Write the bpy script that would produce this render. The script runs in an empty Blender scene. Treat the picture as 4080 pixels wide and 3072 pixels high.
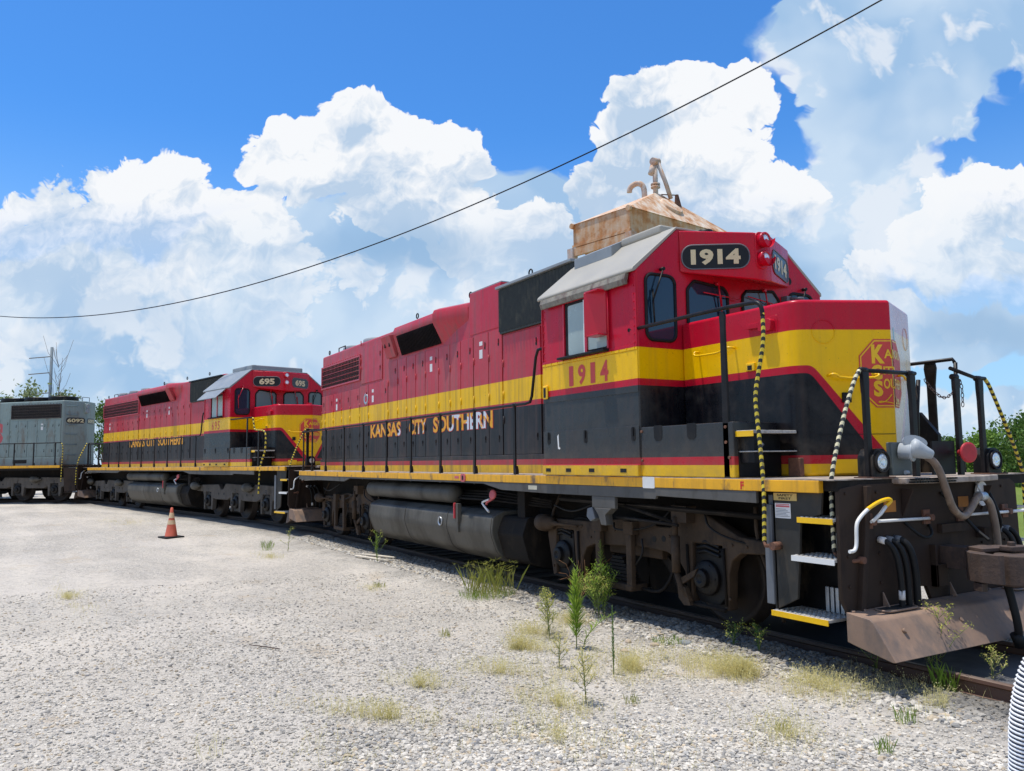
import bpy, math, random
import numpy as np
from mathutils import Vector, Matrix
random.seed(7); np.random.seed(7)
sc = bpy.context.scene
COL = sc.collection
R = math.radians
# ---------------------------------------------------------------- camera
YAW, PITCH, ROLL = .5354, .0933, -.0127
CAMP = Vector((6.3757, -7.3574, 1.8018))
_h = Vector((-math.cos(YAW), math.sin(YAW), 0)); _r = Vector((math.sin(YAW), math.cos(YAW), 0)); _u = Vector((0, 0, 1))
_f = _h*math.cos(PITCH)+_u*math.sin(PITCH); _up = -_h*math.sin(PITCH)+_u*math.cos(PITCH)
_R = _r*math.cos(ROLL)+_up*math.sin(ROLL); _U = -_r*math.sin(ROLL)+_up*math.cos(ROLL)
cam = bpy.data.cameras.new("camera"); camo = bpy.data.objects.new("camera", cam); COL.objects.link(camo)
m = Matrix((( _R.x, _U.x, -_f.x, CAMP.x), (_R.y, _U.y, -_f.y, CAMP.y), (_R.z, _U.z, -_f.z, CAMP.z), (0, 0, 0, 1)))
camo.matrix_world = m
cam.sensor_width = 36; cam.lens = 3178.5*36/4080; cam.clip_start = .05; cam.clip_end = 3000
sc.camera = camo
# ---------------------------------------------------------------- light, exposure
sc.view_settings.view_transform = 'Standard'; sc.view_settings.look = 'None'
sc.view_settings.gamma = 1; sc.view_settings.exposure = 0.0; sc.view_settings.use_curve_mapping = False
SUN = Vector((-.13, -.17, 1)).normalized()
sl = bpy.data.lights.new("sun", 'SUN'); sl.energy = 4.6; sl.angle = R(.53); sl.color = (1, .955, .88)
slo = bpy.data.objects.new("sun", sl); COL.objects.link(slo); slo.rotation_euler = SUN.to_track_quat('Z', 'Y').to_euler()
# ---------------------------------------------------------------- world: sky texture with procedural cumulus
class NT:
    def __init__(s, tree): s.flat = False; s.t = tree; s.n = tree.nodes; s.l = tree.links
    def new(s, typ, **kw):
        n = s.n.new(typ)
        for k, v in kw.items(): setattr(n, k, v)
        return n
    def put(s, sock, val):
        if isinstance(val, bpy.types.NodeSocket): s.l.new(val, sock)
        elif val is not None: sock.default_value = val
    def math(s, op, a, b=None, c=None, clamp=False):
        n = s.new('ShaderNodeMath', operation=op, use_clamp=clamp)
        s.put(n.inputs[0], a)
        if b is not None: s.put(n.inputs[1], b)
        if c is not None: s.put(n.inputs[2], c)
        return n.outputs[0]
    def vm(s, op, a, b=None, scale=None):
        n = s.new('ShaderNodeVectorMath', operation=op)
        s.put(n.inputs[0], a)
        if b is not None: s.put(n.inputs[1], b)
        if scale is not None: s.put(n.inputs[3], scale)
        return n.outputs['Value'] if op in ('LENGTH', 'DOT_PRODUCT', 'DISTANCE') else n.outputs[0]
    def mix(s, f, a, b, blend='MIX'):
        n = s.new('ShaderNodeMix', data_type='RGBA', blend_type=blend); n.clamp_factor = True
        s.put(n.inputs[0], f)
        s.put(n.inputs[6], a if isinstance(a, bpy.types.NodeSocket) else (*a, 1)[:4]); s.put(n.inputs[7], b if isinstance(b, bpy.types.NodeSocket) else (*b, 1)[:4])
        return n.outputs[2]
    def mr(s, v, a, b, c=0., d=1., smooth=False):
        n = s.new('ShaderNodeMapRange'); n.interpolation_type = 'SMOOTHSTEP' if smooth else 'LINEAR'
        s.put(n.inputs[0], v); n.inputs[1].default_value = a; n.inputs[2].default_value = b; n.inputs[3].default_value = c; n.inputs[4].default_value = d
        return n.outputs[0]
    def noise(s, vec, scale, detail=4, rough=.5, lac=2.0, dist=0, out=0):
        n = s.new('ShaderNodeTexNoise'); n.noise_dimensions = '2D' if s.flat else '3D'; s.put(n.inputs['Vector'], vec)
        n.inputs['Scale'].default_value = scale; n.inputs['Detail'].default_value = detail
        n.inputs['Roughness'].default_value = rough; n.inputs['Lacunarity'].default_value = lac; n.inputs['Distortion'].default_value = dist
        return n.outputs[out]
    def xyz(s, v):
        n = s.new('ShaderNodeSeparateXYZ'); s.put(n.inputs[0], v); return n.outputs
    def comb(s, x, y, z):
        n = s.new('ShaderNodeCombineXYZ'); s.put(n.inputs[0], x); s.put(n.inputs[1], y); s.put(n.inputs[2], z); return n.outputs[0]
    def mapping(s, v, scale=(1, 1, 1), loc=(0, 0, 0)):
        n = s.new('ShaderNodeMapping'); s.put(n.inputs[0], v); n.inputs['Scale'].default_value = scale; n.inputs['Location'].default_value = loc; return n.outputs[0]

CUM = [(-0.6172, 0.2636, 0.1523, 0.0755), (-0.4588, 0.3162, 0.1159, 0.0725), (-0.4274, 0.3647, 0.0446, 0.0319), (-0.4836, 0.3471, 0.0501, 0.0348), (-0.3694, 0.3089, 0.0858, 0.0464), (-0.3155, 0.2839, 0.0479, 0.0203), (-0.4735, 0.2137, 0.2345, 0.0813), (-0.2758, 0.4246, 0.0387, 0.0261), (-0.2069, 0.4517, 0.0363, 0.0279), (-0.1556, 0.4106, 0.0594, 0.0435), (-0.2394, 0.3869, 0.0982, 0.0464), (-0.0837, 0.3973, 0.0614, 0.0406), (-0.0508, 0.3845, 0.032, 0.0348), (-0.1197, 0.3362, 0.0942, 0.0522), (-0.3051, 0.3755, 0.0444, 0.0203), (0.0226, 0.2856, 0.0552, 0.0377), (-0.0606, 0.2685, 0.0524, 0.0348), (0.0334, 0.2191, 0.0755, 0.058), (0.176, 0.4655, 0.0479, 0.0435), (0.2305, 0.4741, 0.0489, 0.036), (0.3088, 0.47, 0.0381, 0.0395), (0.1382, 0.4005, 0.0444, 0.0435), (0.1041, 0.3517, 0.034, 0.0377), (0.24, 0.3992, 0.0859, 0.0638), (0.1659, 0.3202, 0.0775, 0.0493), (0.2726, 0.3067, 0.0748, 0.0464), (0.3689, 0.3329, 0.0409, 0.0418), (0.3325, 0.3181, 0.0451, 0.0464), (0.6301, 0.3203, 0.0811, 0.0522), (0.5676, 0.2725, 0.0691, 0.0406), (0.5055, 0.225, 0.0692, 0.0319), (0.6041, 0.1998, 0.1584, 0.058)]
VEIL = [(.56, .26, .16, .07), (-.08, .28, .22, .10), (-.45, .07, .55, .10), (.62, .05, .45, .05), (0, .07, .5, .09), (0.5494, 0.5585, 0.2191, 0.1103), (0.4048, 0.5859, 0.0676, 0.0163), (0.4803, 0.4084, 0.0857, 0.1103), (0.5462, 0.4076, 0.0829, 0.1161), (0.4451, 0.3105, 0.1043, 0.0755), (0.4124, 0.4906, 0.0407, 0.0348), (-0.1493, 0.1738, 0.3857, 0.1219), (0.233, 0.1927, 0.2631, 0.1103), (-0.6017, 0.1796, 0.2372, 0.0987), (-0.2737, 0.2592, 0.1373, 0.0638), (0.4369, 0.1544, 0.2765, 0.0348)]
def make_world():
    w = bpy.data.worlds.new("World"); sc.world = w; w.use_nodes = True
    nt = w.node_tree; nt.nodes.clear(); N = NT(nt)
    tc = N.new('ShaderNodeTexCoord').outputs['Generated']
    sky = N.new('ShaderNodeTexSky', sky_type='NISHITA'); sky.sun_disc = False
    sky.sun_elevation = math.asin(SUN.z); sky.sun_rotation = math.atan2(SUN.x, SUN.y) % (2*math.pi)
    sky.altitude = 0; sky.air_density = 1.0; sky.dust_density = .35; sky.ozone_density = 3.0
    N.l.new(tc, sky.inputs[0])
    fw = N.vm('DOT_PRODUCT', tc, tuple(_h)); rt = N.vm('DOT_PRODUCT', tc, tuple(_r)); z = N.xyz(tc)[2]
    fwm = N.math('MAXIMUM', N.math('ABSOLUTE', fw), .12)
    p = N.comb(N.math('DIVIDE', rt, fwm), N.math('DIVIDE', z, fwm), N.math('MULTIPLY', N.math('SIGN', fw), .7))
    N.flat = True
    def warp(vec, L):
        for sc_, a in L:
            d = N.vm('MULTIPLY', N.vm('SUBTRACT', N.noise(vec, sc_, 1, .5, out=1), (.5, .5, .5)), (a*2, a*2, 0))
            vec = N.vm('ADD', vec, d)
        return vec
    def billow(vec, L=((11, .55), (25, .34), (58, .22), (130, .13), (290, .07))):
        acc = None
        for sc_, a in L:
            v = N.new('ShaderNodeTexVoronoi', feature='F1'); v.voronoi_dimensions = '2D'; N.put(v.inputs['Vector'], vec); v.inputs['Scale'].default_value = sc_
            t = N.math('MULTIPLY', N.math('SUBTRACT', .45, N.math('POWER', v.outputs['Distance'], 1.6)), a)
            acc = t if acc is None else N.math('ADD', acc, t)
        return acc
    def blobs(vec, L):
        acc = None
        for (u, v, ru, rv) in L:
            d = N.vm('MULTIPLY_ADD', vec, (1/ru, 1/rv, 0)); d.node.inputs[2].default_value = (-u/ru, -v/rv, 0)
            b = N.math('SUBTRACT', 1, N.vm('LENGTH', d))
            acc = b if acc is None else N.math('SMOOTH_MAX', acc, b, .16)
        return acc
    pw = warp(p, ((5, .022), (16, .012), (50, .006)))
    bil = billow(pw); bil2 = billow(N.vm('ADD', pw, (.004, -.009, 0)), ((11, .55), (25, .34), (58, .22), (130, .13), (290, .07)))
    relief = N.math('SUBTRACT', bil, bil2)
    cum = N.math('ADD', N.math('ADD', blobs(pw, CUM), .15), N.math('MULTIPLY', N.math('SUBTRACT', bil, .22), .85))
    lift = N.math('SUBTRACT', blobs(pw, CUM), blobs(N.vm('ADD', pw, (-.008, .022, 0)), CUM))
    front = N.math('GREATER_THAN', fw, .12)
    N.flat = False
    nb = N.noise(N.vm('MULTIPLY', tc, (1, 1, 1.6)), 2.2, 6, .55)     # free cumulus in the rest of the sky
    N.flat = True
    backc = N.mr(nb, .48, .56, -1, 1)
    cumA = N.math('MULTIPLY', N.mr(cum, .0, .085, 0, 1, True), front)
    pv = warp(p, ((4, .05), (14, .02), (45, .009), (120, .004)))
    veilv = blobs(pv, VEIL)
    veilA = N.math('MULTIPLY', N.mr(veilv, .0, .13, 0, .95, True), front)
    gap = blobs(pv, [(0.6567, 0.4842, 0.03, 0.03), (0.6083, 0.3944, 0.05, 0.018), (0.5922, 0.376, 0.016, 0.028), (0.372, 0.40, 0.060, 0.03)])
    veilA = N.math('MULTIPLY', veilA, N.mr(gap, .0, .5, 1, 0, True))
    backA = N.math('MULTIPLY', N.mr(backc, -.2, .6, 0, 1, True), N.math('SUBTRACT', 1, front))
    big = N.noise(pw, 4.5, 3, .55); mid = N.noise(N.vm('ADD', pw, (3.1, 1.7, 0)), 10, 4, .55); wsp = N.noise(N.vm('ADD', pw, (7.3, 2.2, 0)), 6.5, 5, .6)
    u, vv, _ = N.xyz(p)
    skyc = N.vm('MULTIPLY', sky.outputs[0], SKYTINT)
    skyc = N.mix(N.mr(z, 0, .40, .8, 0, True), skyc, (4.8, 7.2, 9.4))
    # veil: pale grey-blue cloud bodies
    vc = N.mix(N.mr(big, .35, .62), (3.7, 5.6, 8.0), (6.2, 7.6, 9.1))
    vc = N.mix(N.mr(vv, .0, .10, .35, 0), vc, (6.6, 8.0, 9.4))
    vc = N.mix(N.math('MULTIPLY', N.mr(wsp, .53, .62, 0, .75, True), 1), vc, (8.6, 9.0, 9.5))
    c = N.mix(veilA, skyc, vc)
    # cumulus body: bright puffs, greyer and bluer below
    sh = N.math('ADD', N.math('MULTIPLY', relief, 1.5), N.math('MULTIPLY', N.math('SUBTRACT', mid, .5), 1.9))
    sh = N.math('ADD', sh, N.math('MULTIPLY', lift, .75))
    sh = N.math('ADD', sh, N.math('MULTIPLY', N.math('SUBTRACT', big, .5), 2.2))
    sh = N.math('ADD', sh, N.mr(vv, .18, .42, -.32, .06))
    sh = N.math('ADD', sh, N.mr(cum, .0, .55, .26, -.16))
    ccol = N.mix(N.mr(sh, -.62, .20), (4.9, 6.3, 8.1), (9.3, 9.5, 9.8))
    dk = blobs(pw, [(.60, .152, .14, .03), (.30, .20, .16, .05), (-.13, .27, .15, .04)])
    ccol = N.mix(N.mr(dk, -.1, .7, 0, .75, True), ccol, (4.0, 5.6, 7.6))
    vc = N.mix(N.mr(dk, -.1, .8, 0, .7, True), vc, (2.9, 4.7, 7.0))
    c = N.mix(veilA, skyc, vc)
    soft = N.math('MULTIPLY', N.mr(vv, .12, .34, .15, 1), N.mr(N.math('ADD', mid, N.mr(vv, .12, .36, 0, .5)), .45, .6, .35, 1))
    c = N.mix(N.math('MULTIPLY', cumA, N.math('MAXIMUM', soft, 0, clamp=True)), c, ccol)
    c = N.mix(backA, c, (8.2, 8.6, 9.2))
    c = N.mix(N.mr(z, -.02, .0, 0, 1), (3.6, 3.5, 3.2), c)
    bg = N.new('ShaderNodeBackground'); bg.inputs[1].default_value = .1
    N.l.new(c, bg.inputs[0]); out = N.new('ShaderNodeOutputWorld'); N.l.new(bg.outputs[0], out.inputs[0])
    w.cycles.sampling_method = 'MANUAL'; w.cycles.sample_map_resolution = 512
SKYTINT = (.56, 1.24, 1.90)
make_world()

# ---------------------------------------------------------------- mesh builder
class MB:
    def __init__(s): s.v = []; s.f = []; s.mi = []; s.sm = []
    def add(s, vs, fs, mi=0, sm=False):
        o = len(s.v); s.v.extend([tuple(map(float, q)) for q in vs])
        for k, f in enumerate(fs):
            s.f.append([o+i for i in f]); s.mi.append(mi[k] if isinstance(mi, (list, tuple)) else mi); s.sm.append(sm)
        return s
    def box(s, x0, x1, y0, y1, z0, z1, mi=0):
        v = [(x, y, z) for x in (x0, x1) for y in (y0, y1) for z in (z0, z1)]
        return s.add(v, [(0, 1, 3, 2), (4, 6, 7, 5), (0, 4, 5, 1), (2, 3, 7, 6), (0, 2, 6, 4), (1, 5, 7, 3)], mi)
    def prism(s, pts, ax, a, b, mi=0, sm=False):
        n = len(pts)
        def P(p, t): return {'x': (t, p[0], p[1]), 'y': (p[0], t, p[1]), 'z': (p[0], p[1], t)}[ax]
        v = [P(p, a) for p in pts]+[P(p, b) for p in pts]
        s.add(v, [list(range(n))[::-1], list(range(n, 2*n))], mi)
        o = len(s.v)-2*n
        for i in range(n):
            j = (i+1) % n; s.f.append([o+i, o+j, o+n+j, o+n+i]); s.mi.append(mi); s.sm.append(sm)
        return s
    def loft(s, rings, mi=0, sm=False, cap=True, closed=True):
        n = len(rings[0]); o = len(s.v)
        for r_ in rings: s.v.extend([tuple(map(float, q)) for q in r_])
        for k in range(len(rings)-1):
            for i in range(n if closed else n-1):
                j = (i+1) % n
                s.f.append([o+k*n+i, o+k*n+j, o+(k+1)*n+j, o+(k+1)*n+i]); s.mi.append(mi if not callable(mi) else mi(k)); s.sm.append(sm)
        if cap:
            s.f.append([o+i for i in range(n)][::-1]); s.mi.append(mi if not callable(mi) else mi(0)); s.sm.append(False)
            s.f.append([o+(len(rings)-1)*n+i for i in range(n)]); s.mi.append(mi if not callable(mi) else mi(0)); s.sm.append(False)
        return s
    def tube(s, path, r, n=8, mi=0, smooth_path=0, cap=True):
        P = [Vector(p) for p in path]
        if smooth_path:
            for _ in range(smooth_path):
                Q = [P[0]]
                for i in range(len(P)-1):
                    Q += [P[i].lerp(P[i+1], .25), P[i].lerp(P[i+1], .75)]
                P = Q+[P[-1]]
        rings = []; up = None
        for i, p in enumerate(P):
            t = ((P[i+1] if i < len(P)-1 else p)-(P[i-1] if i > 0 else p)).normalized()
            if up is None: up = t.orthogonal().normalized()
            up = (up-t*up.dot(t)); up = up.normalized() if up.length > 1e-6 else t.orthogonal().normalized()
            b = t.cross(up); rr = r(i/(len(P)-1)) if callable(r) else r
            rings.append([p+(up*math.cos(a)+b*math.sin(a))*rr for a in [2*math.pi*k/n for k in range(n)]])
        return s.loft(rings, mi, True, cap)
    def cyl(s, a, b, r, n=16, mi=0, r2=None):
        a = Vector(a); b = Vector(b); t = (b-a).normalized(); u = t.orthogonal().normalized(); w = t.cross(u)
        r2 = r if r2 is None else r2
        return s.loft([[c+(u*math.cos(k)+w*math.sin(k))*rr for k in [2*math.pi*i/n for i in range(n)]] for c, rr in ((a, r), (b, r2))], mi, True)
    def lathe(s, o, d, prof, n=24, mi=0):
        o = Vector(o); t = Vector(d).normalized(); u = t.orthogonal().normalized(); w = t.cross(u)
        return s.loft([[o+t*h+(u*math.cos(k)+w*math.sin(k))*max(rr, 1e-4) for k in [2*math.pi*i/n for i in range(n)]] for h, rr in prof], mi, True)
    def striped(s, path, r, seg=.045, mis=(0, 1), n=8):
        P = [Vector(p) for p in path]
        for _ in range(2):
            Q = [P[0]]
            for i in range(len(P)-1): Q += [P[i].lerp(P[i+1], .25), P[i].lerp(P[i+1], .75)]
            P = Q+[P[-1]]
        # resample
        out = [P[0]]; acc = 0
        for i in range(len(P)-1):
            a, b = P[i], P[i+1]; L = (b-a).length; d = seg-acc
            while d < L: out.append(a.lerp(b, d/L)); d += seg
            acc = L-(d-seg)
        out.append(P[-1])
        rings = []; up = None
        for i, p in enumerate(out):
            t = (out[min(i+1, len(out)-1)]-out[max(i-1, 0)]).normalized()
            if up is None: up = t.orthogonal().normalized()
            up = (up-t*up.dot(t)).normalized(); b = t.cross(up)
            rings.append([p+(up*math.cos(a)+b*math.sin(a))*r+t*(math.sin(a)*seg*.45 if 0 < i < len(out)-1 else 0) for a in [2*math.pi*k/n for k in range(n)]])
        return s.loft(rings, lambda k: mis[k % 2], True, True)
    def text(s, txt, fn, mi=0, bold=.02, thick=.0):
        """2D text normalised to its own box (u,v in 0..1); fn maps (u,v)->(x,y,z)"""
        vs, fs = text2d(txt, bold)
        s.add([fn(u, v) for u, v in vs], fs, mi); return s
    def build(s, name, mat, parent=None, bevel=0, seg=2, angle=35):
        me = bpy.data.meshes.new(name); me.from_pydata(s.v, [], s.f)
        mats = mat if isinstance(mat, (list, tuple)) else [mat]
        for m_ in mats: me.materials.append(m_)
        me.polygons.foreach_set('material_index', s.mi); me.polygons.foreach_set('use_smooth', s.sm)
        me.update()
        o = bpy.data.objects.new(name, me); COL.objects.link(o)
        if parent is not None: o.parent = parent
        if bevel:
            b = o.modifiers.new('bevel', 'BEVEL'); b.width = bevel; b.segments = seg; b.limit_method = 'ANGLE'; b.angle_limit = R(angle); b.harden_normals = False
            for p in me.polygons: p.use_smooth = True
            e = o.modifiers.new('wn', 'WEIGHTED_NORMAL'); e.keep_sharp = False
        return o
_tc = {}
def text2d(txt, bold=.02):
    k = (txt, bold)
    if k in _tc: return _tc[k]
    cu = bpy.data.curves.new('lettering', 'FONT'); cu.body = txt; cu.offset = bold; cu.resolution_u = 3
    ob = bpy.data.objects.new('lettering', cu); COL.objects.link(ob)
    dg = bpy.context.evaluated_depsgraph_get(); dg.update()
    me = bpy.data.meshes.new_from_object(ob.evaluated_get(dg))
    vs = [(v.co.x, v.co.y) for v in me.vertices]; fs = [list(p.vertices) for p in me.polygons]
    bpy.data.objects.remove(ob); bpy.data.meshes.remove(me); bpy.data.curves.remove(cu)
    x0 = min(v[0] for v in vs); x1 = max(v[0] for v in vs); y0 = min(v[1] for v in vs); y1 = max(v[1] for v in vs)
    vs = [((a-x0)/(x1-x0), (b-y0)/(y1-y0)) for a, b in vs]
    _tc[k] = (vs, fs); return _tc[k]
def empty(name, loc=(0, 0, 0), rz=0, label=None, cat=None, group=None, kind=None):
    o = bpy.data.objects.new(name, None); COL.objects.link(o); o.location = loc; o.rotation_euler = (0, 0, rz); o.empty_display_size = .2
    return tag(o, label, cat, group, kind)
def tag(o, label=None, cat=None, group=None, kind=None):
    for k, v in (('label', label), ('category', cat), ('group', group), ('kind', kind)):
        if v: o[k] = v
    return o
def rrect(x0, x1, y0, y1, r, n=5):
    out = []
    for cx, cy, a0 in ((x1-r, y1-r, 0), (x0+r, y1-r, 90), (x0+r, y0+r, 180), (x1-r, y0+r, 270)):
        for k in range(n+1):
            a = R(a0+90*k/n); out.append((cx+r*math.cos(a), cy+r*math.sin(a)))
    return out

# ---------------------------------------------------------------- materials
def principled(name):
    mt = bpy.data.materials.new(name); mt.use_nodes = True; N = NT(mt.node_tree)
    b = mt.node_tree.nodes['Principled BSDF']; return mt, N, b
def mat(name, col, rough=.5, metal=0., var=.25, scale=3., dirt=None, damt=.5, dscale=4., bump=0., bscale=40., spec=.5, coat=0, streak=0.):
    mt, N, b = principled(name)
    tc = N.new('ShaderNodeTexCoord').outputs['Object']
    n1 = N.noise(tc, scale, 5, .6)
    c = N.mix(N.mr(n1, .3, .7), [q*(1-var) for q in col], [min(1, q*(1+var)) for q in col])
    if dirt:
        n2 = N.noise(N.mapping(tc, (1, 1, .45)), dscale, 6, .65)
        c = N.mix(N.mr(n2, .62-damt*.25, .72-damt*.1), c, dirt)
    if streak:
        n3 = N.noise(N.mapping(tc, (14, 14, .7)), 1.0, 3, .6)
        c = N.mix(N.mr(n3, .5, .75, 0, streak), c, dirt or (.05, .045, .04))
    N.l.new(c, b.inputs['Base Color']); b.inputs['Metallic'].default_value = metal
    N.put(b.inputs['Roughness'], N.mr(n1, .2, .8, max(0, rough-.1), min(1, rough+.12)))
    b.inputs['Specular IOR Level'].default_value = spec; b.inputs['Coat Weight'].default_value = coat
    if bump:
        bn = N.new('ShaderNodeBump'); bn.inputs['Strength'].default_value = bump; bn.inputs['Distance'].default_value = .01
        N.l.new(N.noise(tc, bscale, 4, .6), bn.inputs['Height']); N.l.new(bn.outputs[0], b.inputs['Normal'])
    return mt
def livery(name, fade=0., bl=1.):
    """red / yellow / red / black / red / yellow bands, dipping in a V across the nose"""
    mt, N, b = principled(name)
    tc = N.new('ShaderNodeTexCoord').outputs['Object']; X = N.xyz(tc); x, y, z = X[0], X[1], X[2]
    ay = N.math('ABSOLUTE', y)
    n1 = N.noise(tc, 1.1, 5, .6); n2 = N.noise(tc, 6, 5, .6)
    streak = N.noise(N.mapping(tc, (9, 9, .35)), 1.0, 4, .65)
    f = N.mr(x, -5.5, -1.5, .62+fade, .04, True)
    f = N.math('MULTIPLY', f, N.mr(n1, .3, .7, .55, 1.25), clamp=True)
    wn = N.new('ShaderNodeTexWhiteNoise', noise_dimensions='1D'); N.put(wn.inputs['W'], N.math('FLOOR', N.math('MULTIPLY', N.math('ADD', x, N.math('MULTIPLY', N.math('GREATER_THAN', z, 3.93), 2.7)), 1.1)))
    f = N.math('MULTIPLY', f, N.mr(wn.outputs[0], 0, 1, .45, 1.45), clamp=True)
    f2 = N.math('MULTIPLY', f, N.mr(streak, .3, .7, .5, 1.2), clamp=True)
    red = N.mix(f2, RED, REDF)
    yel = N.mix(N.math('MULTIPLY', f2, .45), YEL, (.60, .40, .03))
    blk = N.mix(N.math('ADD', f, N.math('MULTIPLY', N.mr(ay, 1.3, 1.5), .85), clamp=True), (.006, .006, .009), (.042, .044, .045))
    blk = N.mix(N.mr(n2, .5, .8, 0, .35), blk, (.085, .08, .07))
    yl = N.math('SMOOTH_MIN', N.math('ADD', 2.374, N.math('MULTIPLY', 1.34, N.math('SUBTRACT', ay, .503))), 2.706, .10)
    bt = N.math('SMOOTH_MIN', N.math('ADD', 2.245, N.math('MULTIPLY', 1.45, N.math('SUBTRACT', ay, .509))), 2.628, .10)
    def gt(a, t): return N.math('GREATER_THAN', a, t)
    c = yel                                       # below 1.727
    c = N.mix(gt(z, 1.727), c, red)
    c = N.mix(gt(z, 1.812), c, blk)
    c = N.mix(gt(z, bt), c, red)
    c = N.mix(gt(z, yl), c, yel)
    c = N.mix(gt(z, 3.065), c, red)
    # dirt streaks and grime towards the walkway
    g = N.math('MULTIPLY', N.mr(streak, .48, .72, 0, .5), N.mr(x, -4, 0, 1, .25))
    c = N.mix(g, c, (.10, .06, .05))
    g2 = N.math('MULTIPLY', N.mr(z, 1.6, 2.0, .45, 0), N.mr(n2, .35, .65, .3, 1))
    c = N.mix(g2, c, (.20, .15, .10))
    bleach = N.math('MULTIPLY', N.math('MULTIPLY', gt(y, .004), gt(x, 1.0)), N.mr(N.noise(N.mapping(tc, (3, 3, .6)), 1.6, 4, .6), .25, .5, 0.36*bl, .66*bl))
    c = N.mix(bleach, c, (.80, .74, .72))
    spk = N.noise(tc, 38, 2, .5)
    c = N.mix(N.mr(spk, .735, .75, 0, .5), c, (.05, .03, .02))
    N.l.new(c, b.inputs['Base Color'])
    N.put(b.inputs['Roughness'], N.math('ADD', N.mr(n2, .3, .7, .22, .34), N.math('MULTIPLY', f, .25)))
    b.inputs['Specular IOR Level'].default_value = .22
    bn = N.new('ShaderNodeBump'); bn.inputs['Strength'].default_value = .4; bn.inputs['Distance'].default_value = .03
    N.l.new(N.noise(tc, 2.4, 3, .5), bn.inputs['Height']); N.l.new(bn.outputs[0], b.inputs['Normal'])
    return mt
RED = (.50, .004, .024); REDF = (.44, .11, .115); YEL = (.88, .50, .0)
M = {}
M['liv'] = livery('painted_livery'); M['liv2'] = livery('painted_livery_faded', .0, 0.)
M['red'] = mat('red_paint', RED, .3, var=.12, scale=2, dirt=(.2, .02, .03), damt=.15)
M['redf'] = mat('faded_red_paint', (.46, .06, .08), .45, var=.15)
M['yel'] = mat('yellow_paint', YEL, .35, var=.08)
M['sill'] = mat('walkway_edge_yellow', (.80, .39, .006), .5, var=.12, scale=5, dirt=(.14, .08, .04), damt=.22, dscale=5, streak=.35)
M['grey_sill'] = mat('grimy_grey_frame', (.085, .08, .072), .65, var=.25, scale=2.5, dirt=(.05, .043, .035), damt=.5)
M['deck'] = mat('dusty_walkway', (.36, .30, .25), .85, var=.3, scale=7, dirt=(.16, .10, .06), damt=.5, bump=.4)
M['stepside'] = mat('dark_step_plate', (.040, .038, .034), .6, var=.3, scale=3, dirt=(.07, .055, .04), damt=.3, spec=.2)
M['blk'] = mat('black_metal', (.010, .010, .011), .45, var=.3, scale=5, dirt=(.07, .055, .04), damt=.25, spec=.18)
M['rail_blk'] = mat('worn_black_handrail', (.016, .014, .014), .4, var=.4, scale=9, spec=.18)
M['tread'] = mat('dusty_tread', (.42, .40, .37), .7, var=.3, scale=22, bump=.6, bscale=60)
M['under'] = mat('grimy_underframe', (.016, .013, .011), .8, var=.35, scale=3, dirt=(.035, .027, .02), damt=.3, bump=.3, spec=.18)
M['truck'] = mat('brown_truck_steel', (.066, .044, .029), .75, var=.3, scale=2.2, dirt=(.026, .02, .017), damt=.45, bump=.25, spec=.18)
M['truck_grey'] = mat('grey_truck_steel', (.095, .085, .075), .75, var=.3, scale=2.2, dirt=(.06, .05, .04), damt=.45, bump=.25, spec=.18)
M['dark'] = mat('dark_recess', (.006, .006, .006), .8, var=.2)
M['oily'] = mat('oily_black', (.009, .008, .008), .5, var=.4, scale=9, dirt=(.022, .018, .014), damt=.3, spec=.25)
M['pilot'] = mat('dusty_pilot', (.040, .026, .019), .7, var=.22, scale=1.6, dirt=(.016, .011, .010), damt=.45, dscale=2.2, spec=.18)
M['plow'] = mat('dust_coated_plow', (.25, .162, .112), .75, var=.2, scale=2.2, dirt=(.115, .095, .085), damt=.55, dscale=3.4, bump=.3, bscale=14, streak=.3)
M['coupler'] = mat('rusty_coupler', (.075, .047, .035), .75, var=.35, scale=9, dirt=(.05, .035, .03), damt=.45, dscale=9, bump=.4)
M['tank'] = mat('grey_tank', (.095, .088, .074), .5, var=.25, scale=1.6, dirt=(.045, .04, .033), damt=.6, dscale=1.7, streak=.25, spec=.18)
M['wheel'] = mat('wheel_steel', (.04, .031, .026), .55, metal=.3, var=.25, dirt=(.04, .03, .025), damt=.4, spec=.18)
M['white'] = mat('white_paint', (.74, .73, .70), .5, var=.08)
M['sticker'] = mat('white_sticker', (.70, .68, .66), .6, var=.08)
M['roof'] = mat('cream_cab_roof', (.36, .335, .28), .55, var=.07, scale=1.5, dirt=(.36, .33, .28), damt=.25, dscale=2)
M['roofg'] = mat('grey_roof_unit', (.24, .26, .27), .5, var=.1)
M['gutter'] = mat('peeling_gutter', (.22, .20, .16), .7, var=.3, scale=9, dirt=(.11, .06, .05), damt=.5, dscale=8)
M['orange'] = mat('orange_lettering', (.80, .36, .02), .5, var=.15)
M['cream'] = mat('cream_number', (.64, .57, .33), .5, var=.05)
M['num_red'] = mat('red_number', (.62, .05, .035), .5, var=.1)
M['rustp'] = mat('rusted_plate', (.16, .07, .04), .8, var=.35, scale=12, dirt=(.06, .035, .03), damt=.5, dscale=12, bump=.5)
M['alum'] = mat('dull_aluminium', (.46, .48, .50), .4, metal=.6, var=.12)
M['hose'] = mat('brown_jumper_hose', (.20, .14, .10), .55, var=.3, scale=7, dirt=(.40, .30, .20), damt=.35, dscale=8)
M['rubber'] = mat('black_rubber', (.010, .010, .010), .65, var=.3, spec=.3)
M['chain'] = mat('chain_steel', (.10, .07, .065), .5, metal=.5)
M['red_ref'] = mat('red_cap', (.45, .02, .03), .5, var=.2, scale=12)
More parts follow.
